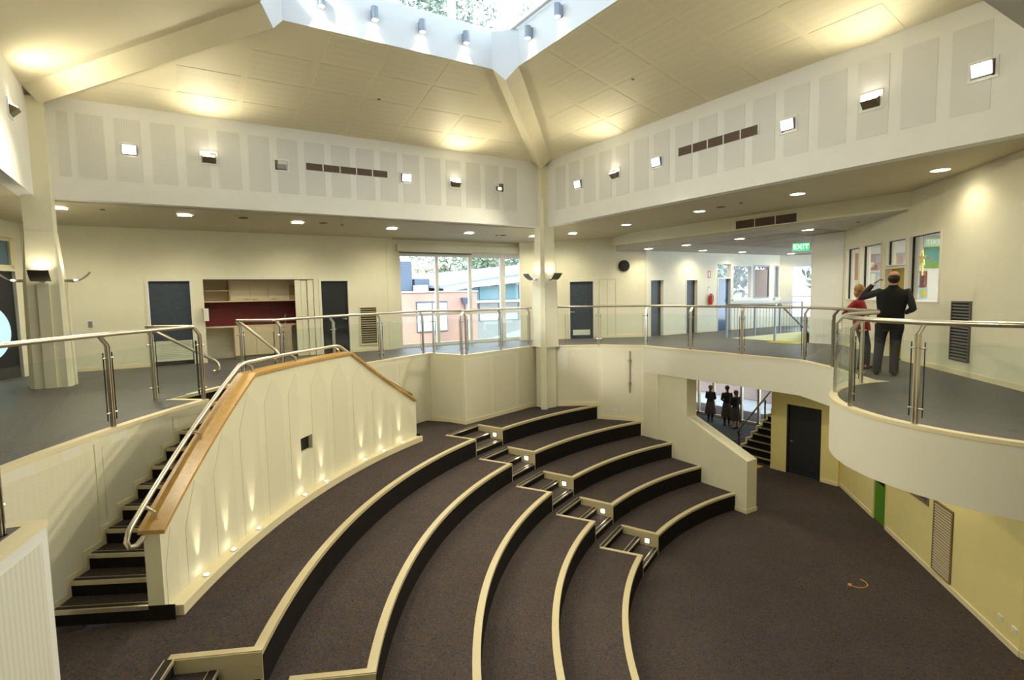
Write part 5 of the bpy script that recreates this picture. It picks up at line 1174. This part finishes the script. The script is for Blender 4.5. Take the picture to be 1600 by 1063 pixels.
def hand(parent, wrist, palm_dir, normal, skin_m, curl_=.5, scale=1.0, thumb_side=1):
    w_ = Vector(wrist); d = Vector(palm_dir).normalized(); n = Vector(normal); n = (n - d * n.dot(d)).normalized(); s_ = d.cross(n)
    vs = [w_, w_ + d * .04 * scale, w_ + d * .085 * scale]; skinned('palm', vs, chain(vs), [(.022 * scale, .016 * scale), (.034 * scale, .017 * scale), (.034 * scale, .014 * scale)], skin_m, parent, 0, 1)
    for i, (off, ln) in enumerate(((-.027, .070), (-.009, .080), (.009, .075), (.026, .060))):
        b = w_ + d * .075 * scale + s_ * off * scale; p1 = b + d * ln * .45 * scale; d2_ = (d * math.cos(curl_) + n * math.sin(curl_)); p2 = p1 + d2_ * ln * .32 * scale; d3 = (d * math.cos(curl_ * 1.8) + n * math.sin(curl_ * 1.8)); p3 = p2 + d3 * ln * .25 * scale
        vs = [b - d * .02 * scale, b, p1, p2, p3]; skinned('finger', vs, chain(vs), [.009 * scale, .009 * scale, .0085 * scale, .0075 * scale, .006 * scale], skin_m, parent, 0, 1)
    b = w_ + d * .03 * scale + s_ * .026 * scale * thumb_side; vs = [b, b + (d * .5 + s_ * thumb_side * .8) * .035 * scale, b + (d * .85 + s_ * thumb_side * .75 + n * .3) * .06 * scale]
    skinned('thumb', vs, chain(vs), [.011 * scale, .010 * scale, .008 * scale], skin_m, parent, 0, 1)
VEST = mat('black_vest', (.008, .008, .009), .85, noise=.15, nscale=20); SLEEVE = mat('charcoal_knit', (.035, .035, .042), .9, noise=.15, nscale=40); TROU = mat('dark_trousers', (.022, .024, .032), .85)
HAIRD = mat('dark_hair', (.02, .014, .01), .6); HAIRB = mat('sandy_hair', (.34, .18, .06), .6, noise=.25, nscale=40); REDT = mat('red_top', (.27, .012, .012), .75, noise=.12, nscale=25)
# the man, seen from behind, left hand raised to his head
man = thing('person', 'man in a black vest seen from behind with a hand raised to his head', 'person', loc=(11.05, 4.79, .012), rz=rad(23.4 - 90))
k = 1.0
J = dict(pel=(.04, 0, .98), waist=(.05, 0, 1.15), chest=(.07, .0, 1.38), neck=(.08, .0, 1.58), head0=(.085, .01, 1.66), head1=(.085, .02, 1.76), head2=(.085, .01, 1.85),
    lsh=(-.13, 0, 1.51), lel=(-.41, .02, 1.40), lwr=(-.22, .06, 1.66), rsh=(.29, 0, 1.51), rel=(.38, -.02, 1.20), rwr=(.28, .24, 1.12),
    lhip=(-.07, 0, .93), lkn=(-.10, .02, .52), lan=(-.13, -.02, .09), lto=(-.15, .14, .04), rhip=(.15, 0, .93), rkn=(.14, .02, .52), ran=(.13, -.02, .09), rto=(.15, .14, .04))
names_ = list(J); ix = {n: i for i, n in enumerate(names_)}
E_ = [('pel', 'waist'), ('waist', 'chest'), ('chest', 'neck'), ('neck', 'head0'), ('head0', 'head1'), ('head1', 'head2'), ('chest', 'lsh'), ('lsh', 'lel'), ('lel', 'lwr'), ('chest', 'rsh'), ('rsh', 'rel'), ('rel', 'rwr'), ('pel', 'lhip'), ('lhip', 'lkn'), ('lkn', 'lan'), ('lan', 'lto'), ('pel', 'rhip'), ('rhip', 'rkn'), ('rkn', 'ran'), ('ran', 'rto')]
Rr = dict(pel=(.15, .11), waist=(.15, .11), chest=(.13, .09), neck=.055, head0=(.075, .085), head1=(.088, .105), head2=(.05, .06), lsh=.045, lel=.04, lwr=.03, rsh=.045, rel=.04, rwr=.03, lhip=.09, lkn=.06, lan=.042, lto=.035, rhip=.09, rkn=.06, ran=.042, rto=.035)
skinned('body', [J[n] for n in names_], [(ix[a], ix[b]) for a, b in E_], [Rr[n] for n in names_], SKIN, man, 0, 2)
def sub_skin(name, pts, rr, mt, par, edges=None, sub=2): return skinned(name, pts, edges or chain(pts), rr, mt, par, 0, sub)
V = lambda t_: Vector(t_)
ct = MB()
def loftrings(mb, rings, n=18):
    rows = []
    for (cx, cy, cz, rx, ry) in rings: rows.append([(cx + rx * math.cos(2 * PI * k_ / n), cy + ry * math.sin(2 * PI * k_ / n), cz) for k_ in range(n)])
    mb.sweep(rows); return mb
m = loftrings(MB(), [(.05, 0, .84, .215, .145), (.05, 0, 1.0, .21, .15), (.055, 0, 1.15, .205, .145), (.065, 0, 1.32, .235, .15), (.075, 0, 1.42, .25, .14), (.077, 0, 1.49, .235, .125), (.078, 0, 1.53, .19, .105), (.08, 0, 1.565, .12, .09), (.08, 0, 1.60, .078, .078), (.08, 0, 1.625, .074, .076)])
m.build('vest', VEST, man, smooth=True)
for a, b, c, ra in ((V(J['lsh']), V(J['lel']), V(J['lwr']), 1), (V(J['rsh']), V(J['rel']), V(J['rwr']), 1)):
    st_ = a + (V((.08, 0, 1.45)) - a) * .35; e1_ = b + (a - b) * .12; e2_ = b + (c - b) * .12
    m = MB(); m.tube([st_, a, (a + b) / 2, e1_, b + (b - (a + c) / 2).normalized() * .0, e2_, (b + c) / 2, b + (c - b) * .9], [.05, .066, .062, .056, .055, .054, .048, .04], 12); m.build('sleeve', SLEEVE, man, smooth=True)
m = loftrings(MB(), [(.04, 0, .80, .19, .135), (.04, 0, .92, .19, .135), (.04, 0, 1.02, .18, .12)]); m.build('trouser_top', TROU, man, smooth=True)
for s_ in ('l', 'r'):
    h_, kn, an = V(J[s_ + 'hip']), V(J[s_ + 'kn']), V(J[s_ + 'an']); m = MB(); m.tube([h_ + V((0, 0, .0)), h_ - V((0, 0, .12)), (h_ + kn) / 2, kn, (kn + an) / 2, an - V((0, 0, .02)), an - V((0, 0, .05))], [.115, .11, .098, .082, .075, .073, .075], 14); m.build('trouser_leg', TROU, man, smooth=True)
    m = MB(); m.tube([an + V((0, -.10, -.045)), an + V((0, 0, -.035)), V(J[s_ + 'to']) + V((0, .06, .0))], [.045, .055, .040], 10); m.build('shoe', BLACK, man, smooth=True)
m = MB(); m.sphere((.085, -.012, 1.745), .108, 16, 10, (.86, .95, .92)); hr = m.build('hair', HAIRD, man, smooth=True)
m = MB(); m.sphere((.085, .0, 1.79), .098, 16, 10, (.84, .98, .86)); m.build('bald_crown', SKIN, man, smooth=True, label='bald crown of the head')
face(man, (.085, .02, 1.745), .1, (0, 1, 0), SKIN, HAIRD)
hand(man, J['lwr'], (.13, .02, .10), (1, 0, -.6), SKIN, .95, 1.2, -1); hand(man, J['rwr'], (-.2, .5, .1), (-1, 0, 0), SKIN, .6, 1.0, 1)
m = MB(); m.cyl(V(J['lwr']) - V((.01, .0, .03)), (.19, .04, .26), .036, .025, 14); m.build('wrist_watch', STEEL, man)
# the woman in red leaning on the rail
wx0, wy0 = 11.52, 5.46
wo_ = thing('person', 'fair haired woman in a red top leaning her arm on the gallery rail', 'person', loc=(wx0, wy0, .012), rz=rad(24.6 - 90))
J = dict(pel=(.02, 0, .86), waist=(.0, 0, 1.0), chest=(-.04, .0, 1.20), neck=(-.03, .0, 1.38), head0=(-.01, .0, 1.45), head1=(.0, .0, 1.54), head2=(.0, .0, 1.62),
    lsh=(-.10, -.13, 1.28), lel=(-.26, -.20, 1.10), lwr=(-.05, -.24, 1.14), rsh=(-.02, .14, 1.28), rel=(.04, .2, 1.05), rwr=(.16, .14, .98),
    lhip=(.02, -.08, .82), lkn=(.08, -.08, .45), lan=(.03, -.08, .08), lto=(.14, -.09, .04), rhip=(.02, .08, .82), rkn=(.12, .09, .45), ran=(.12, .10, .08), rto=(.24, .1, .04))
Rr = dict(pel=(.11, .11), waist=(.10, .10), chest=(.09, .10), neck=.045, head0=(.065, .07), head1=(.08, .085), head2=(.05, .05), lsh=.05, lel=.036, lwr=.025, rsh=.05, rel=.036, rwr=.025, lhip=.08, lkn=.052, lan=.038, lto=.03, rhip=.08, rkn=.052, ran=.038, rto=.03)
skinned('body', [J[n] for n in names_], [(ix[a], ix[b]) for a, b in E_], [Rr[n] for n in names_], SKIN, wo_, 0, 2)
m = loftrings(MB(), [(.03, 0, .76, .15, .18), (.02, 0, .88, .145, .175), (.0, 0, 1.0, .135, .155), (-.03, 0, 1.14, .145, .17), (-.045, 0, 1.24, .135, .175), (-.04, 0, 1.31, .11, .14), (-.03, 0, 1.36, .06, .075)]); m.build('red_top', REDT, wo_, smooth=True)
for s_ in ('l', 'r'):
    a, b, c = V(J[s_ + 'sh']), V(J[s_ + 'el']), V(J[s_ + 'wr']); m = MB(); m.tube([a + (V((-.04, 0, 1.25)) - a) * .4, a, (a + b) / 2, b, b + (c - b) * .25], [.06, .068, .058, .052, .048], 12); m.build('sleeve', REDT, wo_, smooth=True)
    h_, kn, an = V(J[s_ + 'hip']), V(J[s_ + 'kn']), V(J[s_ + 'an']); m = MB(); m.tube([h_, (h_ + kn) / 2, kn, (kn + an) / 2, an - V((0, 0, .04))], [.105, .088, .07, .064, .062], 12); m.build('trouser_leg', TROU, wo_, smooth=True)
    m = MB(); m.tube([an + V((-.06, 0, -.045)), an + V((0, 0, -.04)), V(J[s_ + 'to']) + V((.03, 0, -.005))], [.035, .04, .03], 10); m.build('shoe', BLACK, wo_, smooth=True)
m = MB(); m.sphere((-.035, 0, 1.565), .10, 16, 10, (.92, 1, 1)); m.sphere((-.07, 0, 1.49), .08, 12, 8, (.7, 1.05, 1.1)); m.build('hair', HAIRB, wo_, smooth=True)
face(wo_, (.02, .0, 1.535), .085, (1, .1, 0), SKIN, HAIRB)
hand(wo_, J['lwr'], (.9, -.1, .05), (0, 0, -1), SKIN, .4, .95, 1); hand(wo_, J['rwr'], (.7, .1, -.2), (0, -1, 0), SKIN, .4, .95, 1)
# schoolgirls in the foyer
BLZ = mat('black_blazer', (.006, .006, .009), .8); SKT = mat('grey_skirt', (.045, .036, .032), .9, noise=.3, nscale=30); HAIRC = mat('brown_hair', (.10, .05, .02), .6)
def girl(loc, rz, h, hair_m, sock, label):
    g = thing('person', label, 'person', 'schoolgirls in the foyer', loc, rz); q = h / 1.62
    J = dict(pel=(0, 0, .88), waist=(0, 0, 1.02), chest=(0, 0, 1.22), neck=(0, 0, 1.38), head0=(0, .01, 1.45), head1=(0, .01, 1.53), head2=(0, .0, 1.60), lsh=(-.16, 0, 1.30), lel=(-.20, .02, 1.06), lwr=(-.10, .16, .98), rsh=(.16, 0, 1.30), rel=(.20, .02, 1.06), rwr=(.10, .16, .98),
        lhip=(-.08, 0, .84), lkn=(-.08, .01, .46), lan=(-.08, -.02, .08), lto=(-.09, .12, .04), rhip=(.08, 0, .84), rkn=(.08, .01, .46), ran=(.08, -.02, .08), rto=(.09, .12, .04))
    J = {a: tuple(c * q for c in b) for a, b in J.items()}
    Rr = dict(pel=(.12, .1), waist=(.1, .08), chest=(.12, .09), neck=.045, head0=(.062, .07), head1=(.078, .088), head2=(.045, .05), lsh=.045, lel=.034, lwr=.024, rsh=.045, rel=.034, rwr=.024, lhip=.075, lkn=.05, lan=.035, lto=.028, rhip=.075, rkn=.05, ran=.035, rto=.028)
    skinned('body', [J[n] for n in names_], [(ix[a], ix[b]) for a, b in E_], [Rr[n] for n in names_], SKIN, g, 0, 1)
    m = loftrings(MB(), [(0, 0, .80 * q, .17, .12), (0, 0, .95 * q, .15, .11), (0, 0, 1.05 * q, .14, .105), (0, 0, 1.2 * q, .165, .115), (0, 0, 1.30 * q, .165, .10), (0, 0, 1.36 * q, .07, .06)], 14); m.build('blazer', BLZ, g, smooth=True)
    m = MB(); rows = []
    for z, r in ((.36, .23), (.6, .20), (.85, .165), (.98, .13)): rows.append([(r * (1 + .04 * (k_ % 2)) * math.cos(2 * PI * k_ / 28), r * .75 * (1 + .04 * (k_ % 2)) * math.sin(2 * PI * k_ / 28), z * q) for k_ in range(28)])
    m.sweep(rows); m.build('pleated_skirt', SKT, g)
    for s_ in ('l', 'r'):
        a, b, c = V(J[s_ + 'sh']), V(J[s_ + 'el']), V(J[s_ + 'wr']); m = MB(); m.tube([a * .9 + V((0, 0, 1.28 * q)) * .1, a, (a + b) / 2, b, b + (c - b) * .85], [.05, .058, .05, .046, .036], 10); m.build('sleeve', BLZ, g, smooth=True)
        kn, an = V(J[s_ + 'kn']), V(J[s_ + 'an']); m = MB(); m.tube([kn - V((0, 0, .06)), (kn + an) / 2, an], [.053, .05, .04], 10); m.build('stocking', sock, g, smooth=True)
        m = MB(); m.tube([an + V((0, -.05, -.045)), an + V((0, 0, -.04)), V(J[s_ + 'to'])], [.034, .038, .028], 8); m.build('shoe', BLACK, g, smooth=True)
        hand(g, J[s_ + 'wr'], (.3 if s_ == 'l' else -.3, .6, 0), (0, 0, -1), SKIN, .5, .85, 1)
    m = MB(); m.sphere((0, -.015, 1.545 * q), .1, 14, 8, (.95, 1, 1)); m.sphere((0, -.09, 1.44 * q), .05, 10, 6, (.8, .7, 1.8)); m.build('hair', hair_m, g, smooth=True)
    face(g, (0, .015, 1.52 * q), .082, (0, 1, 0), SKIN, hair_m)
girl((19.45, 15.1, ZF + .012), rad(-70), 1.56, HAIRC, BLZ, 'schoolgirl standing alone at the left in the foyer, brown hair and long grey skirt')
girl((19.4, 14.25, ZF + .012), rad(-40), 1.66, HAIRD, BLZ, 'tallest dark haired schoolgirl in the middle of the foyer group')
girl((19.2, 13.7, ZF + .012), rad(-20), 1.56, HAIRC, SKIN, 'schoolgirl at the right of the foyer group with bare calves')

# ================================================================== OUTSIDE
def thing1(name, label, cat, group=None): return thing(name, label, cat, group)
m = MB(); m.box(20.6, 90, -20, 90, ZF - .1, ZF - .02); m.box(-60, 20.6, 17.6, 90, ZF - .1, ZF - .02)
struct('ground_outside', m, mat('paving', (.42, .43, .44), .9, noise=.08, nscale=2), 'pale paving outside the windows')
REND = mat('orange_render', (.62, .36, .28), .8, noise=.03, nscale=2); GBOX = mat('blue_grey_cladding', (.12, .15, .20), .7); GROOF = mat('grey_roof', (.22, .26, .33), .6); WHT = mat('white_board', (.70, .72, .74), .6); WINL = mat('pale_blind', (.75, .80, .82), .4); TEAL = mat('teal_glass', (.16, .30, .34), .15, spec=.8); TERRA = mat('terracotta_tiles', (.42, .20, .14), .8, noise=.15, nscale=4)
bo = thing1('orange_building', 'low orange rendered building outside the large gallery window', 'building')
m = MB(); m.box(4, 13.05, 24, 34, ZF, 1.78); m.build('wall', REND, bo)
m = MB(); m.box(3.95, 13.1, 23.94, 34.1, 1.78, 1.84); m.build('parapet_cap', WHT, bo)
for i, (x0, x1, z0, z1) in enumerate(((9.83, 10.62, -.08, 1.36), (10.62, 11.42, -.08, 1.36), (5.6, 7.0, -.08, 1.36))):
    m = MB(); m.box(x0, x1, 23.95, 24.0, z0, z1); wn = m.build('window', GBOX, bo)
    m = MB(); m.box(x0 + .04, x1 - .04, 23.93, 23.95, z0 + .04, z1 - .08); m.build('pane', WINL, wn)
m = MB(); m.cyl((12.35, 23.93, ZF), (0, 0, 1), .04, 5.2, 8); m.hexa([(12.25, 23.85, 1.2), (12.45, 23.85, 1.2), (12.45, 24, 1.2), (12.25, 24, 1.2), (12.15, 23.8, 1.5), (12.55, 23.8, 1.5), (12.55, 24, 1.5), (12.15, 24, 1.5)]); m.build('downpipe', GBOX, bo)
b2 = thing1('grey_rooftop_building', 'blue grey boxy building rising behind the orange one', 'building')
m = MB(); m.box(2, 11.3, 28, 33, 1.84, 3.5); m.build('wall', GBOX, b2); m = MB(); m.box(11.45, 12.3, 28, 31, 1.84, 2.55); m.build('stair_box', GBOX, b2)
m = MB(); m.box(11.3, 12.0, 27.5, 27.9, 1.84, 2.2); m.build('vent', WHT, b2)
b3 = thing1('curved_roof_building', 'building with a long curved grey roof and white eaves beyond the orange one', 'building')
rows = []
for i in range(13):
    s_ = i / 12; x = 12.2 + s_ * 14; zz = 1.98 + 1.5 * (s_ ** .8); rows.append([(x, 26.0, zz), (x, 38, zz + .5), (x, 38, zz + .68), (x, 26.0, zz + .14)])
m = MB(); m.sweep(rows); m.build('roof', GROOF, b3, smooth=True)
rows = []
for i in range(13):
    s_ = i / 12; x = 12.2 + s_ * 14; zz = 1.9 + 1.5 * (s_ ** .8); rows.append([(x, 25.9, zz - .42 * s_ - .1), (x, 26.0, zz - .42 * s_ - .1), (x, 26.0, zz + .1), (x, 25.9, zz + .1)])
m = MB(); m.sweep(rows); m.build('eave', WHT, b3)
m = MB(); m.box(13.0, 27, 26.6, 38, ZF, 2.1); m.build('wall', mat('pale_wall', (.5, .52, .5), .8), b3)
for i in range(8):
    m = MB(); x = 13.3 + i * 1.3; m.box(x, x + 1.15, 26.5, 26.6, .2, 1.15); m.build('window', WINL, b3)
    m = MB(); m.box(x, x + 1.2, 26.5, 26.6, 1.35, 2.0 + .1 * i); m.build('clerestory', TEAL, b3)
m = MB(); m.box(12.9, 27, 25.6, 26.6, 1.2, 1.32); m.build('canopy', WHT, b3)
m = MB(); m.hexa([(6.2, 17.6, -1.2), (13, 17.6, -.05), (15, 21.5, -.05), (8.2, 21.5, -1.2), (6.2, 17.6, -1.05), (13, 17.6, .12), (15, 21.5, .12), (8.2, 21.5, -1.05)])
m.build('canopy_roof', GROOF, None, label='dark blue sloping canopy roof just outside the large window', cat='roof')
for i, (x, y, wd, lb) in enumerate(((17.6, 42, 4.2, 'white gabled house with a terracotta roof seen over the curved roof'), (25.5, 46, 6, 'second house with a long terracotta roof behind trees'), (9, 46, 4, 'distant roof at the left of the window view'))):
    t = thing1('house', lb, 'building', 'houses beyond the school'); z0, z1, z2 = ZF, 2.6, 4.1 if i != 1 else 4.3
    m = MB(); m.box(x, x + wd, y, y + 8, z0, z1); m.add([(x, y, z1), (x + wd, y, z1), (x + wd / 2, y, z2)], [(0, 1, 2)]); m.build('wall', WHT, t)
    m = MB(); e_ = .3
    for s_ in (0, 1):
        xa = x - e_ if s_ == 0 else x + wd + e_; m.hexa([(xa, y - .3, z1 - .2), (x + wd / 2, y - .3, z2), (x + wd / 2, y + 8, z2), (xa, y + 8, z1 - .2), (xa, y - .3, z1 - .08), (x + wd / 2, y - .3, z2 + .12), (x + wd / 2, y + 8, z2 + .12), (xa, y + 8, z1 - .08)])
    m.build('roof', TERRA, t)
    m = MB(); m.box(x + wd / 2 - .3, x + wd / 2 + .3, y - .03, y, 2.7, 3.4); m.build('window', GBOX, t)
BARK = mat('pale_bark', (.45, .40, .34), .9, noise=.15, nscale=6); LEAF = mat('gum_leaf', (.09, .13, .10), .7, noise=.4, nscale=3); LEAF2 = mat('pale_leaf', (.20, .25, .16), .7, noise=.3, nscale=3)
def tree(x, y, h, r, n, leaf, label, size=.22, z0=ZF, bare=False):
    t = thing('tree', label, 'tree', 'trees outside', (x, y, z0)); R_ = random.Random(int(x * 31 + y * 7)); m = MB(); tips = []
    m.tube([(0, 0, 0), (R_.uniform(-.2, .2), R_.uniform(-.2, .2), h * .3), (R_.uniform(-.4, .4), R_.uniform(-.4, .4), h * .55)], [h * .022, h * .018, h * .013], 7)
    for i in range(9):
        a = R_.uniform(0, 2 * PI); z = h * R_.uniform(.25, .55); e_ = Vector((math.cos(a) * r * R_.uniform(.5, .95), math.sin(a) * r * R_.uniform(.5, .95), h * R_.uniform(.6, .98))); mid = Vector((e_.x * .4, e_.y * .4, (z + e_.z) / 2 - h * .03))
        m.tube([(0, 0, z), mid, e_], [h * .010, h * .006, h * .002], 5); tips += [mid, e_, (mid + e_) / 2]
        for k_ in range(3):
            f_ = mid + (e_ - mid) * R_.uniform(.2, .8) + Vector((R_.uniform(-1, 1), R_.uniform(-1, 1), R_.uniform(0, 1))) * r * .35; m.tube([mid + (e_ - mid) * .3, f_], [h * .003, h * .001], 4); tips.append(f_)
    m.build('trunk', BARK, t)
    if bare: return t
    m = MB()
    for i in range(n):
        c = R_.choice(tips) + Vector((R_.gauss(0, 1), R_.gauss(0, 1), R_.gauss(0, .8))) * r * .16; a = Vector((R_.uniform(-1, 1), R_.uniform(-1, 1), R_.uniform(-1, .3))).normalized() * size; b = a.cross(Vector((R_.uniform(-1, 1), R_.uniform(-1, 1), R_.uniform(-1, 1)))).normalized() * size * .38
        m.add([c - a, c + b, c + a, c - b], [(0, 1, 2, 3)])
    m.build('foliage', leaf, t, kind='stuff'); return t
tree(7.4, 21.3, 19.5, 4.6, 9000, LEAF, 'tall gum tree seen through the back lantern windows', .13)
tree(3.0, 24, 22.0, 4.2, 5000, LEAF, 'gum tree at the left of the lantern windows', .15)
tree(17.9, 24.5, 23, 5.2, 9000, LEAF, 'gum tree beyond the lantern corner', .14)
tree(20, 40, 10.5, 3.2, 1500, LEAF2, 'airy gum tree above the curved roof')
tree(25, 41, 11, 3.4, 1500, LEAF2, 'dense gum tree at the right of the large window', .3)
tree(13.5, 38, 7.2, 2.2, 900, LEAF2, 'pale bush behind the grey building')
tree(15.5, 48, 9, 3.2, 1200, LEAF2, 'distant tree behind the white gable')
tree(31, 48, 13, 4.2, 1500, LEAF, 'large dark tree far right of the window view', .34)
tree(30, 14.5, 9, 3, 700, LEAF, 'gum tree with a pale trunk outside the end window', .3)
tree(28, 22, 10, 3.5, 1200, LEAF, 'tree outside the far gallery windows', .3)
tree(33, 10, 11, 4, 1300, LEAF, 'dark tree right of the end window', .34)
br = thing1('brick_building', 'red and pink brick building across the path outside the foyer', 'building')
m = MB(); m.box(25, 30, 12.5, 30, ZF, -.6); m.build('wall', brick_mat('brick_wall', (.34, .09, .07), (.45, .16, .13), (.5, .38, .34), 5), br)
for y in (15.6, 19.0): m = MB(); m.box(24.95, 25.0, y, y + 1.1, ZF + .6, ZF + 2.3); wn = m.build('window', WHT, br); m = MB(); m.box(24.93, 24.95, y + .06, y + 1.04, ZF + .66, ZF + 2.24); m.build('pane', TEAL, wn)
